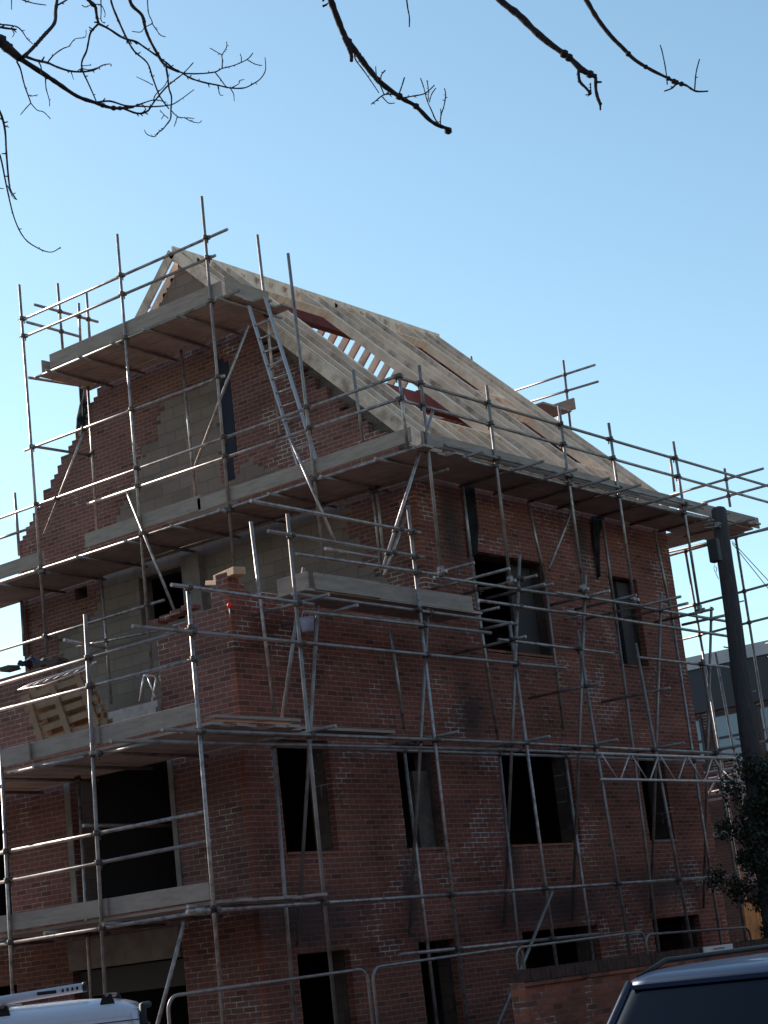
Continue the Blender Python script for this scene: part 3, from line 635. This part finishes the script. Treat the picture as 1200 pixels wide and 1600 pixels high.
# ------------------------------------------------------------------ site fence panels
def fence(x0, x1, z0, z1, label, y=-2.2):
    t = thing('fence_panel', label, 'fence panel', (x0, y, .1), group='site fence panels in front of the house'); W_ = x1-x0
    zt0 = z0-.1; zt1 = z1-.1; r_ = .16; pts = [(0, 0, .0), (0, 0, zt0-r_)]
    for k in range(1, 6): a = math.pi/2*k/6; pts.append((r_*(1-math.cos(a)), 0, zt0-r_*(1-math.sin(a))))
    pts += [(r_, 0, zt0), (W_-r_, 0, zt1)]
    for k in range(1, 6): a = math.pi/2*k/6; pts.append((W_-r_+r_*math.sin(a), 0, zt1-r_*(1-math.cos(a))))
    pts += [(W_, 0, zt1-r_), (W_, 0, 0)]
    MB().tube(pts, .019, 8).build('frame', GALVD, t)
    MB().tube([(0,0,.12), (W_,0,.12)], .016, 8).build('bottom_rail', GALVD, t)
    for dx in (0, W_): MB().box(dx-.1, dx+.1, -.3, .3, -.0, .12).build('foot_block', CONC, t, .02)
fence(-4.0, -.57, 1.60, 1.65, 'tube framed site fence panel between the white van and the dark doorway')
fence(-.47, 2.80, 1.66, 1.71, 'tube framed site fence panel in front of the second narrow doorway')
fence(2.55, 5.98, 1.70, 1.73, 'tube framed site fence panel just left of the blue car roof rail', y=-2.27)
fence(6.1, 9.45, 1.68, 1.62, 'tube framed site fence panel in front of the last low window, beside the ivy')
sg = thing('sign_plate', 'small white plate with dark lettering on the low wall above the blue car roof', 'sign', (5.56, -3.69, 1.365))
MB().box(-.43, .43, -.012, .012, -.04, .05).build('plate', SIGNW, sg, .004)
# the words cannot be read in the photograph: a row of small dark strokes stands in for them
let = MB(); xx = -.16; rs_ = random.Random(11)
while xx < .17:
    ww = rs_.uniform(.018, .034); let.box(xx, xx+ww*.35, -.016, -.013, -.012, .018)
    let.box(xx+ww*.35, xx+ww, -.016, -.013, .006, .014); xx += ww+.012
let.build('lettering', INK, sg)

# ------------------------------------------------------------------ low brick wall, pole, ivy, wooden fence
lw = thing('low_brick_wall', 'low weathered brick garden wall with a soldier coping left of the blue car', 'wall', (.7, -3.62, 0))
MB().box(0, 14, 0, .22, 0, 1.27).build('wall_face', OLDBRICK, lw); cp = MB()
x = 0.0
while x < 13.95:
    cp.box(x+.004, x+.108, -.03+random.uniform(-.004,.004), .25, 1.274, 1.42+random.uniform(-.008,.006)); x += .1125
cp.build('coping', mat('coping_brick', (.09,.045,.036), .95, noise=(7,(.05,.035,.03),.4,.6), bump=.4), lw)
lw2 = MB().box(0.0, 14, -.045, -.002, 1.22, 1.262).build('ledge', OLDBRICK, lw)
pole = thing('utility_pole', 'dark tarred wooden utility pole with rounded top and black box', 'utility pole', (0,0,0))
pt = at(1123, 797, (1, -3.2)); pb = at(1190, 1300, (1, -3.2)); d = pb-pt; gb = pt+d*(pt.z/(pt.z-pb.z)); rr = random.Random(5)
pts = []; rs = []
for k in range(19):
    t_ = k/18; p = gb.lerp(pt, t_); pts.append(p+Vector((rr.uniform(-.008,.008), rr.uniform(-.008,.008), 0))); rs.append((.185-.06*t_)*(1+rr.uniform(-.02,.02)))
pts += [pt+Vector((0,0,.035)), pt+Vector((0,0,.06))]; rs += [.10, .045]
MB().tube(pts, rs, 16).build('shaft', POLE, pole)
P = at(1116, 858, (1, -3.35)); MB().box(P.x-.07, P.x+.07, P.y-.09, P.y+.09, P.z-.22, P.z+.17).build('junction_box', SEAL, pole, .02)
P2 = at(1124, 818, (1, -3.34)); MB().tube([(P2.x-.13, P2.y+.14, P2.z)]+[(P2.x+.15*math.cos(a)-.0, P2.y+.14+.15*math.sin(a), P2.z) for a in [math.pi+k*math.pi/6 for k in range(13)]], .012, 6).build('strap', GALVD, pole)
MB().box(P2.x+.10, P2.x+.45, P2.y+.08, P2.y+.14, P2.z-.02, P2.z+.06).build('bracket', GALVD, pole)
P = at(1118, 885, (1, -3.4)); MB().tube([P+Vector((.03*math.sin(k*1.2), 0, -.03*k)) for k in range(8)], .006, 5).tube([P+Vector((-.05+.02*math.cos(k), .0, .03-.025*k)) for k in range(6)], .005, 5).build('loose_wire', GALVD, pole)
for k in range(5):
    P = gb.lerp(pt, .45+.09*k); s = -1 if k % 2 else 1
    MB().tube([P+Vector((s*.12,-s*.08,0)), P+Vector((s*.21,-s*.13,.02))], .012, 6).build('step_bolt', GALVD, pole)
for k in range(2):
    A = at(1144, 846+k*3, (1,-3.2)); B = at(1204, 905+k*13, (1, -4.2)); B = A+(B-A)*2.5; mid = (A+B)/2-Vector((0,0,.1))
    tag(MB().tube([A.lerp(mid, t/6) for t in range(7)]+[mid.lerp(B, t/6) for t in range(1,7)], .007, 5).build('cable', CABLE), 'thin green overhead cable sagging right from the pole, '+('upper' if k == 0 else 'lower')+' one', 'cable')
def leaves(n, sampler, size, rnd):
    B = MB()
    for _ in range(n):
        c = sampler(); s = size*rnd.uniform(.6, 1.3)
        a = Vector((rnd.gauss(0,1), rnd.gauss(0,1), rnd.gauss(0,1))).normalized(); b = a.orthogonal().normalized(); c2 = a.cross(b)
        B.quad(c-b*s*.5, c-c2*s*.35+b*s*.1, c+b*s*.6, c+c2*s*.35+b*s*.1)
    return B
ivy = thing('ivy_bush', 'dark ivy bush climbing the foot of the utility pole at the right edge', 'bush', (gb.x, gb.y, 0)); rv = random.Random(21)
base = Vector((gb.x, gb.y, 0)); clumps = []
for k in range(150):
    zc = rv.uniform(.9, 4.25); ra = .60 if 1.9 < zc < 3.4 else .40
    q = gb.lerp(pt, zc/pt.z)-base; clumps.append((Vector(q)+Vector((rv.gauss(.12, ra*.55), rv.gauss(-.16, ra*.55), 0)), rv.uniform(.14, .34)))
    clumps[-1][0].z = zc
def samp():
    c, r = rv.choice(clumps); v = Vector((rv.gauss(0,1), rv.gauss(0,1), rv.gauss(0,1))).normalized()*r*rv.uniform(.3, 1.05); return c+v
leaves(34000, samp, .06, rv).build('foliage', LEAF, ivy)
st = MB()
for k in range(9):
    a = rv.uniform(0, 6.28); pp = [Vector((.16*math.cos(a+.25*j), .16*math.sin(a+.25*j), 0))+(gb.lerp(pt, (j*.55)/pt.z)-base) for j in range(9)]; st.tube(pp, .014, 5)
for c, r in clumps[::2]:
    q = gb.lerp(pt, max(.05, c.z-.3)/pt.z)-base; st.tube([q, q.lerp(c, .5)+Vector((0,0,.08)), c], [.012,.008,.004], 5)
st.build('stem', BARK, ivy)
fx = at(1166, 1445, (1, -.2)); fz = at(1180, 1412, (1, -.2)).z; wfn = thing('timber_fence', 'warm orange timber fence panel at the right edge behind the ivy', 'fence', (fx.x, -.2, 0))
for k in range(14):
    MB().box(k*.15, k*.15+.138, 0, .022, .05, fz+.02*(k % 3)).build('fence_board', FENCEW, wfn)
MB().box(0, 2.1, .022, .07, .5, .6).box(0, 2.1, .022, .07, fz-.5, fz-.4).build('fence_rail', FENCEW, wfn)

# ------------------------------------------------------------------ building behind
BX = 25.0; bgb = thing('office_building', 'flat roofed brick office building with blue lit windows behind the scaffold', 'building', (BX, 0, 0))
MB().box(0, 12, -14, 9.0, 0, 7.25).build('wall', brick_mat('office_brick', (.10,.05,.042), (.07,.038,.034), (.11,.09,.08), blotch=(.6,.6,.6)), bgb)
MB().box(-.05, 12, -14.1, 9.1, 7.26, 7.85).build('fascia', DARKF, bgb)
MB().box(1.5, 12, 4.6, 8.9, 7.96, 8.66).build('roof_storey', DARKF, bgb); MB().box(1.45, 12, 4.55, 8.95, 8.663, 9.02).build('parapet', PALEP, bgb)
for yc in [5.52-1.35*k for k in range(-2, 12)]:
    for (za, zb) in ((5.9, 7.12),):
        wn = MB().box(-.03, .02, yc-.53, yc-.45, za, zb).box(-.03, .02, yc+.45, yc+.53, za, zb).box(-.03, .02, yc-.45, yc+.45, (za+zb)/2-.03, (za+zb)/2+.03).box(-.03,.02,yc-.45,yc+.45,zb-.04,zb).box(-.03,.02,yc-.45,yc+.45,za,za+.05).build('window', DARKF, bgb)
        MB().box(-.012, -.006, yc-.445, yc+.445, za+.06, zb-.05).build('pane', WINB, wn)
MB().box(-.06, -.002, -14, 9, 4.0, 4.12).build('string_course', CONC, bgb)
rl = MB()
for k in range(16): rl.tube([(.3, 3.9-k*1.1, 7.95), (.3, 3.9-k*1.1, 8.75)], .02, 6)
rl.tube([(.3,4.3,8.75), (.3,-13,8.75)], .02, 6).tube([(.3,4.3,8.4), (.3,-13,8.4)], .015, 6); rl.build('roof_railing', GALV, bgb)

# ------------------------------------------------------------------ the terrace added out of view to block skylight and darken the glass reflections
TB = brick_mat('terrace_brick', (.16,.08,.06), (.11,.06,.05), (.16,.13,.11)); SLATE = mat('slate_roof', (.06,.06,.068), .8, noise=(5,(.04,.04,.045),.4,.7)); WF = mat('window_frame_white', (.6,.6,.6), .5); DG = mat('house_door', (.03,.06,.05), .4)
def terrace(x, y, rz, label):
    t = thing('blocker_house', label, 'house', (x, y, 0), group='added terraced houses out of view that block skylight'); t.rotation_euler = (0, 0, rz)
    MB().box(0, 6, -8, 0, 0, 7).build('wall', TB, t)
    r = MB().prism([(-8.3, 6.95), (.3, 6.95), (-4, 10.4)], 0, 0, 6).build('roof', SLATE, t); MB().box(5.3, 6.1, -4.4, -3.6, 9.6, 11.6).build('chimney', TB, r)
    MB().box(.6, 1.6, 0, .05, .1, 2.2).build('door', DG, t)
    for a, b, c, d in ((2.4,5,.9,2.4), (.7,1.8,3.9,5.4), (3,4.6,3.9,5.4)):
        f = MB().box(a, b, -.02, .06, c, d).build('window', WF, t); MB().box(a+.08, b-.08, .061, .066, c+.08, d-.08).build('pane', GLASSD, f)
for k in range(9): terrace(-34+k*6, -26, 0, 'added unseen brick terraced house behind the viewer to block skylight, number %s in the row' % ['one','two','three','four','five','six','seven','eight','nine'][k])
for k in range(7): terrace(-31, 22-k*6, -math.pi/2, 'added unseen brick terraced house facing the gable to block skylight, number %s along' % ['one','two','three','four','five','six','seven'][k])

# ------------------------------------------------------------------ vehicles
def vehicle(name, label, cat, loc, rot, P):
    """P: length, width, belt height, roof height, tail/nose insets, paint ... ; local +x is forwards"""
    t = thing(name, label, cat, loc); t.rotation_euler = (0, 0, rot); L, Wd, zb, zr = P['L'], P['W'], P['belt'], P['roof']; paint = P['paint']
    def ring(x0, x1, w, z, rc, n=10):
        pts = []; corners = [(x1-rc, w/2-rc, 0), (x0+rc, w/2-rc, 90), (x0+rc, -w/2+rc, 180), (x1-rc, -w/2+rc, 270)]
        for cx, cy, a0 in corners:
            for k in range(n): a = math.radians(a0+90*k/(n-1)); pts.append(Vector((cx+rc*math.cos(a), cy+rc*math.sin(a), z)))
        return pts
    def loft(rings, name, m, cap=True):
        B = MB(); n = len(rings[0])
        for r in rings: B.v += [tuple(p) for p in r]
        for i in range(len(rings)-1):
            for j in range(n): B.f.append((i*n+j, i*n+(j+1) % n, (i+1)*n+(j+1) % n, (i+1)*n+j)); B.sm.append(True)
        if cap: B.f.append(tuple(reversed(range(n)))); B.sm.append(False); B.f.append(tuple((len(rings)-1)*n+j for j in range(n))); B.sm.append(True)
        return B.build(name, m, t)
    h = L/2
    loft([ring(-h+.08, h-.1, Wd-.12, .22, .25), ring(-h, h, Wd-.02, .34, .3), ring(-h-.02, h+.02, Wd, .6, .32), ring(-h+.02, h-.05, Wd-.02, zb-.12, .32), ring(-h+.06, h-.25, Wd-.06, zb, .32)], 'body', paint)
    # cabin: glass box with painted pillars and roof
    ti, ni = P['tail'], P['nose']; tw = P['topw']; zc = zr-P['crown']
    x0, x1 = -h+.10, h-P['bonnet']
    def cab(t_): return ring(x0+ti*t_, x1-ni*t_, (Wd-.08)+(tw-(Wd-.08))*t_, zb+(zc-zb)*t_, P['rc'], 12)
    cab_o = loft([cab(k/6) for k in range(7)], 'window_glass', GLASSD if not P.get('panel') else paint, False)
    # roof: crowned, from the cabin top
    rings = [cab(1)]
    for k in range(1, 7):
        a = k/6; s = math.cos(a*math.pi/2)**.55 if k < 6 else .02; cx = (x0+ti+x1-ni)/2
        rings.append([Vector((cx+(p.x-cx)*(.35+.65*s if k < 6 else .02), p.y*(.35+.65*s if k < 6 else .02), zc+P['crown']*math.sin(a*math.pi/2))) for p in cab(1)])
    rings[0] = [Vector((p.x, p.y, p.z-.045)) for p in cab(1.0)]; rings.insert(1, [Vector(((p.x-(x0+x1)/2)*1.004+(x0+x1)/2, p.y*1.008, p.z+.0)) for p in cab(1)])
    rings[0] = [Vector(((p.x-(x0+x1)/2)*1.004+(x0+x1)/2, p.y*1.008, p.z)) for p in rings[0]]
    loft(rings, 'roof', paint, False)
    # pillars at the four corners
    for sx in (0, 1):
        for sy in (-1, 1):
            pl_ = MB(); curs = []
            for k in range(7):
                a = k/6; w = ((Wd-.08)+(tw-(Wd-.08))*a)/2; X = (x0+ti*a+P['rc']*.3) if sx == 0 else (x1-ni*a-P['rc']*.3); Z = zb+(zc-zb)*a
                curs.append(Vector((X, sy*(w-P['rc']*.29+.003), Z)))
            pl_.tube(curs, .032, 8); pl_.build('pillar', P.get('pillar', paint), t)
    for sx in (-1, 1):
        for sy in (-1, 1):
            wx = sx*(h-.8); B = MB(); B.tube([(wx, sy*(Wd/2-.2), .32), (wx, sy*(Wd/2-.02), .32)], .32, 20); wh = B.build('wheel', RUBBER, t)
            MB().tube([(wx, sy*(Wd/2-.03), .32), (wx, sy*(Wd/2-.008), .32)], .2, 16).build('rim', ALU, wh)
            MB().sphere((sx*(h-.06), sy*(Wd/2-.28), .72), .13, 10, (.5,1.2,.7)).build('headlight' if sx > 0 else 'tail_light', ALU if sx > 0 else REDP, t)
    return t, x0, x1, zc
CARH = 1.455
car, cx0, cx1, czc = vehicle('parked_car', 'dark blue estate car with roof rails and a large tinted rear window, bottom right', 'car', (-7.16, -11.62, -.015), 0,
    dict(L=4.5, W=1.78, belt=.92, roof=CARH, tail=.34, nose=.75, topw=1.42, crown=.075, rc=.20, bonnet=1.15, paint=CARB, pillar=mat('pillar_blue', (.05,.06,.09), .25, .5)))
for sy in (-1, 1):
    rp = []
    for k in range(13):
        t_ = k/12; X = cx0+.44+t_*2.0; Z = czc+.03+.075*min(1, 6*t_, 6*(1-t_)); rp.append((X, sy*.62, Z))
    MB().tube(rp, .016, 8).build('roof_rail', SEAL, car)
MB().beam((cx0+.33, -.60, czc-.02), (cx0+.33, .60, czc-.02), .06, .025).build('spoiler_lip', CARB, car)
vr = far(250, 1580, 14.0); vh = math.radians(134)
van, vx0, vx1, vzc = vehicle('white_van', 'small white van with black roof bar feet and a white pipe tube, bottom left', 'van', (vr.x+2.15*math.cos(vh)+.55*math.sin(vh), vr.y+2.15*math.sin(vh)-.55*math.cos(vh), 0), vh,
    dict(L=4.3, W=1.7, belt=.95, roof=1.655, tail=.05, nose=.7, topw=1.44, crown=.13, rc=.10, bonnet=.9, paint=WHITE, panel=True))
for sy in (-.52, .52): MB().beam((vx0-.002, sy, 1.05), (vx0+.03, sy, 1.42), .5, .02, (1,0,0)).build('rear_window', GLASSD, van)
for k in range(5):
    yy = .25+.085*k; zz = vzc+.012+.118*math.sqrt(max(0, 1-(yy/.74)**2))
    MB().tube([(vx0+.55, yy, zz), (vx1-1.0, yy, zz)], .008, 6).build('roof_rib', WHITE, van)
MB().tube([(vx0+.018, y_/10, vzc+.03) for y_ in range(-7, 8)]+[(vx0+.02, .73, 1.3)], .028, 6).build('door_seal', SEAL, van)
MB().beam((vx0+.05, .735, vzc-.06), (vx1-.9, .735, vzc-.06), .004, .006).build('panel_seam', SEAL, van)
for xb in (vx0+.27, vx0+1.02):
    bar = MB().tube([(xb, -.70, 1.66), (xb, .72, 1.66)], .014, 8).build('roof_bar', GALVD, van)
    for sy in (-1, 1): MB().prism([(xb-.085, 1.50), (xb+.085, 1.50), (xb+.03, 1.665), (xb-.03, 1.665)], 1, sy*.64-.04, sy*.64+.04).build('foot', SEAL, bar)
tb = MB().tube([(vx0+.43, .50, 1.735), (vx0+3.2, .50, 1.60)], .034, 14).build('pipe_tube', mat('tube_white', (.5,.55,.6), .4), van)
MB().tube([(vx0+.42, .50, 1.7355), (vx0+.45, .50, 1.734)], .037, 14).build('end_cap', SEAL, tb)
mk = MB()
for k, (a, b_) in enumerate(((.48,.495), (.515,.53), (.55,.565), (.585,.60), (.64,.78))): mk.box(vx0+a, vx0+b_, .533, .537, 1.735-(a-.43)*.0487-.012, 1.735-(a-.43)*.0487+.012)
mk.build('marking', SEAL, tb)

# ------------------------------------------------------------------ bare trees overhead
def catmull(P, n=4):
    out = []
    for i in range(len(P)-1):
        p0 = P[max(i-1,0)]; p1 = P[i]; p2 = P[i+1]; p3 = P[min(i+2, len(P)-1)]
        for k in range(n):
            t = k/n; out.append(tuple(.5*((2*p1[c])+(-p0[c]+p2[c])*t+(2*p0[c]-5*p1[c]+4*p2[c]-p3[c])*t*t+(-p0[c]+3*p1[c]-3*p2[c]+p3[c])*t**3) for c in range(len(p1))))
    out.append(P[-1]); return out
rt_ = random.Random(8)
def branch(parent, px, w0, w1, d0, d1, sc_=1.0, o=(0,0), twigs=True, name='branch'):
    """px: traced course; w: width in photo pixels; d: distance from the camera in metres at both ends"""
    n = len(px); P = [(o[0]+p[0]*sc_, o[1]+p[1]*sc_, d0+(d1-d0)*i/max(1, n-1)) for i, p in enumerate(px)]
    C_ = catmull(P, 4); pts = []; rs = []
    for i, (u, v, d) in enumerate(C_):
        p = far(u, v, d); t = i/(len(C_)-1); wv = (w0+(w1-w0)*t)*(1+rt_.uniform(-.12, .14)); r = wv/2*((p-CAM).length/FPX); pts.append(p); rs.append(max(r, .0012))
    B = MB().tube(pts, rs, 7)
    if w0 > 5:
        for k in range(int(len(pts)/5)):
            q = rt_.choice(pts[1:-1]); B.sphere(q, rs[1]*rt_.uniform(.9,1.25), 6)
    else:      # buds
        for k in range(1, len(pts)-1):
            if rt_.random() < .28:
                dv = (pts[k+1]-pts[k-1]).normalized(); sd_ = (up*rt_.choice((-1,1))+rt*rt_.uniform(-.6,.6)).normalized(); B.tube([pts[k], pts[k]+(dv+sd_).normalized()*rs[k]*rt_.uniform(3, 5)], [rs[k]*.8, rs[k]*.5], 5)
    return B.build(name, BARK, parent)
K = .2
t1 = thing('bare_tree', 'leafless tree with thick dark bough and curling twigs in the top left corner', 'tree', (-14.9, -9.3, 0)); t1i = Vector(t1.location)
def B1(px, w0, w1, o=(0,0), d=7.0, dd=0.0, s=K): 
    b = branch(t1, px, w0, w1, d, d+dd, s, o); b.location = -t1i; return b
B1([(-160,180),(0,320),(80,390),(160,460)], 18, 12)
B1([(160,460),(330,570),(450,650),(600,750),(740,800),(860,840),(960,845),(1040,835)], 8, 4, d=7.0, dd=.5)
B1([(960,845),(1070,885),(1150,870),(1200,800),(1290,690),(1360,630),(1430,575),(1510,490)], 3.6, 1.6, d=7.4, dd=.3)
B1([(760,800),(860,790),(980,825),(1100,830),(1200,833),(1330,820),(1400,785),(1515,700)], 3.4, 1.3, d=7.2, dd=.4)
B1([(1040,835),(1120,805),(1210,780),(1300,800)], 2.6, 1.2, d=7.45)
B1([(1200,790),(1215,740),(1290,665),(1325,575)], 2.2, 1.0, d=7.5)
B1([(190,440),(260,370),(340,280),(425,180),(435,80),(450,-30),(455,-120)], 6, 4.5, dd=.4)
B1([(450,40),(520,0),(600,-60)], 3, 2.2, d=7.3)
B1([(180,435),(280,470),(370,490),(450,525),(550,555),(650,560),(740,545),(800,510),(860,500),(870,515)], 4.5, 1.3, dd=-.4)
B1([(370,490),(420,430),(490,380),(540,360),(585,305),(665,290),(672,235)], 2.2, 1.0, d=6.9)
B1([(300,480),(320,520),(325,570),(355,610)], 2.4, 1.4); B1([(355,600),(360,690),(385,780),(387,830)], 2, 1.1)
B1([(130,480),(160,540),(190,660),(240,800)], 3, 1.8); B1([(240,805),(190,860),(160,897)], 1.8, 1.2); B1([(240,805),(290,860),(340,875),(395,928)], 1.8, 1.2); B1([(225,742),(250,750),(298,740)], 1.6, 1)
B1([(0,190),(120,205),(170,240),(210,300),(255,342)], 2.6, 1.2, d=6.6); B1([(-40,205),(60,222),(130,230)], 4, 2.4, d=6.6); B1([(95,230),(110,265),(95,290)], 1.6, 1.0, d=6.6)
B1([(90,-40),(90,75)], 1.6, 1.2); B1([(180,0),(260,25),(362,40)], 2.2, 1.3)
B1([(600,-90),(690,0),(740,40),(755,120),(770,185)], 5, 4, d=7.6); B1([(770,185),(710,250),(690,330),(675,400),(640,480),(645,550),(690,650),(730,740),(755,800)], 3.6, 2, d=7.5)
B1([(770,185),(850,225),(960,295),(1060,325),(1130,370),(1230,440),(1300,490),(1350,530),(1430,570),(1560,575),(1680,562),(1735,535),(1830,510),(1930,465),(1975,415)], 3.6, 1.5, d=7.6, dd=.6)
B1([(640,40),(670,55),(715,35)], 1.6, 1.2); B1([(740,35),(790,40),(820,100),(818,135)], 1.8, 1.0, d=7.5); B1([(788,0),(790,90),(790,160),(820,182)], 2, 1, d=7.5)
B1([(640,515),(715,508)], 1.6, 1); B1([(605,555),(640,535),(700,545),(800,515)], 1.6, 1.2); B1([(555,560),(575,620)], 1.8, 1)
B1([(860,-30),(880,50),(930,170),(990,300),(1050,400),(1150,490),(1190,600),(1230,710),(1260,770),(1320,850)], 3.6, 2.0, d=7.7)
B1([(1000,-60),(1030,40),(1110,120),(1135,220),(1170,310),(1230,420),(1290,510),(1400,560)], 5.5, 4, d=7.8)
B1([(1000+150,-30),(1160,100),(1185,160),(1185,185),(1130,215),(1100,250),(1030,245)], 2.0, 1.2, d=7.8); B1([(1190,185),(1220,230),(1255,275),(1295,288)], 1.8, 1.2, d=7.8)
B1([(1295,510),(1310,600),(1320,690),(1340,760),(1335,860),(1333,925),(1300,975),(1265,1015),(1230,1040),(1205,1068),(1150,1050),(1127,1015)], 3.2, 1.2, d=7.7)
B1([(1340,865),(1385,910),(1440,920),(1520,925)], 1.8, 1.1, d=7.7); B1([(1440,920),(1490,945),(1550,960),(1575,945)], 1.6, 1.1, d=7.7); B1([(1385,910),(1375,945),(1360,990)], 1.7, 1.1, d=7.7)
B1([(1315,925),(1280,895),(1250,860)], 1.6, 1, d=7.7); B1([(1280,900),(1260,932)], 1.5, 1, d=7.7); B1([(1195,665),(1140,635),(1065,600)], 1.6, 1, d=7.7)
B1([(1430,575),(1500,615),(1600,645),(1700,665),(1800,687),(1900,688),(1960,665),(2030,620),(2070,560),(2075,500),(2070,450)], 3.0, 1.3, d=7.9, dd=.4)
B1([(1735,535),(1738,470),(1735,430),(1770,370),(1770,325)], 2, 1.2, d=8.1); B1([(1735,430),(1690,405),(1640,375)], 1.7, 1.2, d=8.1); B1([(1885,485),(1885,450),(1877,420)], 1.6, 1, d=8.1)
B1([(1930,465),(1990,500),(2050,512)], 1.8, 1.2, d=8.1); B1([(1680,565),(1720,615),(1765,675),(1800,690)], 2, 1.5, d=8.1); B1([(1800,690),(1825,735),(1830,790)], 1.8, 1, d=8.1)
B1([(1810,685),(1865,655),(1870,630),(1910,620)], 1.6, 1, d=8.1); B1([(1700,665),(1710,710),(1720,740),(1745,745)], 1.7, 1, d=8.1)
# hanging shoots at the left edge (full photo pixels)
B1([(-8,160),(2,180),(8,205),(10,240),(14,285),(18,300),(26,312)], 4, 2, s=1, d=6.4); B1([(6,196),(14,199)], 2.4, 1.4, s=1, d=6.4)
B1([(-12,225),(0,243),(10,290),(22,340),(38,372),(60,388),(80,394),(95,386)], 2.8, 1.4, s=1, d=6.2); B1([(12,290),(20,308),(27,312)], 1.6, 1, s=1, d=6.2); B1([(-6,293),(6,295)], 1.6, 1.2, s=1, d=6.2)
# trunk and limbs outside the frame
def limb(parent, pts, rs, name='limb'):
    o = Vector(parent.location); C_ = catmull([tuple(Vector(p)-o) for p in pts], 5); n = len(C_); R2 = [rs[0]+(rs[1]-rs[0])*i/(n-1) for i in range(n)]
    return MB().tube(C_, R2, 12).build(name, BARK, parent)
e0 = far(-32, 36, 7.0); crown = Vector((-15.3, -9.0, 6.2))
limb(t1, [(-14.9,-9.3,0), (-14.95,-9.25,2.5), (-15.2,-9.05,4.4), tuple(crown)], (.26,.16), 'trunk')
limb(t1, [(-15.15,-9.1,4.2), tuple((Vector((-15.2,-9.05,4.4))+e0)/2+Vector((0,0,.25))), tuple(e0)], (.09,.024))
for (u, v, d) in ((-8,160,6.4), (-12,225,6.2), (-8,41,6.6), (-10,38,6.6)):
    limb(t1, [(-15.2,-9.0,4.6), tuple((Vector((-15.2,-9.05,4.9))+far(u,v,d))/2+Vector((0,0,.4))), tuple(far(u, v, d))], (.05,.006))
for (u, v, d) in ((91,-24,7.4), (120,-18,7.6), (172,-6,7.7), (200,-12,7.8), (230,-6,7.8), (120,-12,7.3), (36,-1,7.0), (18,-8,7.0)):
    limb(t1, [tuple(crown-Vector((0,0,.3))), tuple((crown+far(u,v,d))/2+Vector((0,0,.7))), tuple(far(u, v, d))], (.055,.006))
t2 = thing('bare_tree', 'leafless tree overhead whose dark boughs hang into the top middle and right of the sky', 'tree', (-16.2, -18.6, 0)); t2i = Vector(t2.location)
def B2(px, w0, w1, o, d=6.0, dd=0.0, s=K): b = branch(t2, px, w0, w1, d, d+dd, s, o); b.location = -t2i; return b
O = (480,0)
B2([(140,-140),(185,0),(240,150),(300,290),(400,430),(490,550),(580,650),(700,740),(760,780),(850,830),(960,940),(1040,985),(1095,1005),(1100,1035)], 11, 5, O, dd=.3)
B2([(290,290),(320,360),(345,430),(345,480)], 8, 5, O); B2([(370,420),(380,470),(440,550),(510,650),(560,725)], 2.4, 1.4, O)
B2([(120,50),(155,35)], 4, 3, O); B2([(120,10),(140,-10)], 3, 2, O)
B2([(500,815),(540,785),(590,745),(640,735),(720,745)], 1.8, 2.6, O); B2([(590,760),(635,805),(685,805)], 2, 1.4, O); B2([(535,520),(540,580),(560,640)], 1.6, 1.4, O)
B2([(610,548),(578,590),(578,640)], 2, 1.6, O); B2([(520,622),(560,650),(600,735)], 1.4, 2, O); B2([(760,605),(740,670),(715,740)], 2.2, 2, O)
B2([(750,765),(830,750),(920,730),(995,665)], 2.4, 1.6, O); B2([(885,610),(910,680),(935,780),(970,860),(1000,930),(1020,960)], 1.6, 2.2, O); B2([(935,625),(945,690),(945,790)], 1.4, 1.4, O); B2([(1005,688),(970,740),(955,800)], 1.6, 1.6, O)
B2([(1072,690),(1082,740),(1068,830),(1045,900),(1040,975)], 1.6, 2.2, O); B2([(1043,850),(1045,910)], 1.4, 1.4, O)
B2([(770,-60),(785,60),(798,130),(798,210)], 2.6, 1.8, O)
O = (760,0); s3 = .3
B2([(0,-90),(70,0),(170,80),(240,150),(320,220),(430,300),(500,365),(570,400)], 12, 8, O, s=s3, d=5.4); B2([(570,400),(570,460),(580,510),(595,545)], 5, 5.5, O, s=s3, d=5.4)
B2([(480,350),(485,420),(520,460),(545,490)], 5, 3.6, O, s=s3, d=5.4); B2([(545,490),(515,495)], 2.5, 1.6, O, s=s3, d=5.4); B2([(542,432),(545,480)], 1.8, 1.8, O, s=s3, d=5.4)
B2([(450,-110),(520,0),(580,100),(650,190),(710,250),(770,310),(850,360),(930,400),(990,430),(1040,445),(1090,475),(1155,475)], 8, 2.6, O, s=s3, d=5.7)
B2([(905,235),(918,280),(935,370),(942,440)], 1.8, 2, O, s=s3, d=5.7); B2([(990,435),(965,460),(925,475)], 3, 2, O, s=s3, d=5.7); B2([(1110,308),(1092,380),(1085,465)], 1.8, 2.2, O, s=s3, d=5.7)
hub = Vector((-15.8, -17.6, 6.6))
limb(t2, [(-16.2,-18.6,0), (-16.15,-18.5,2.4), (-16.0,-18.0,4.8), tuple(hub)], (.30,.15), 'trunk')
for (u, v, d, r) in ((508,-28,6.0,.013), (634,-12,6.0,.004), (760,-27,5.4,.013), (895,-33,5.7,.009)):
    limb(t2, [tuple(hub-Vector((0,0,.2))), tuple((hub+far(u,v,d))/2+Vector((0,0,.5))), tuple(far(u, v, d))], (.07, r))
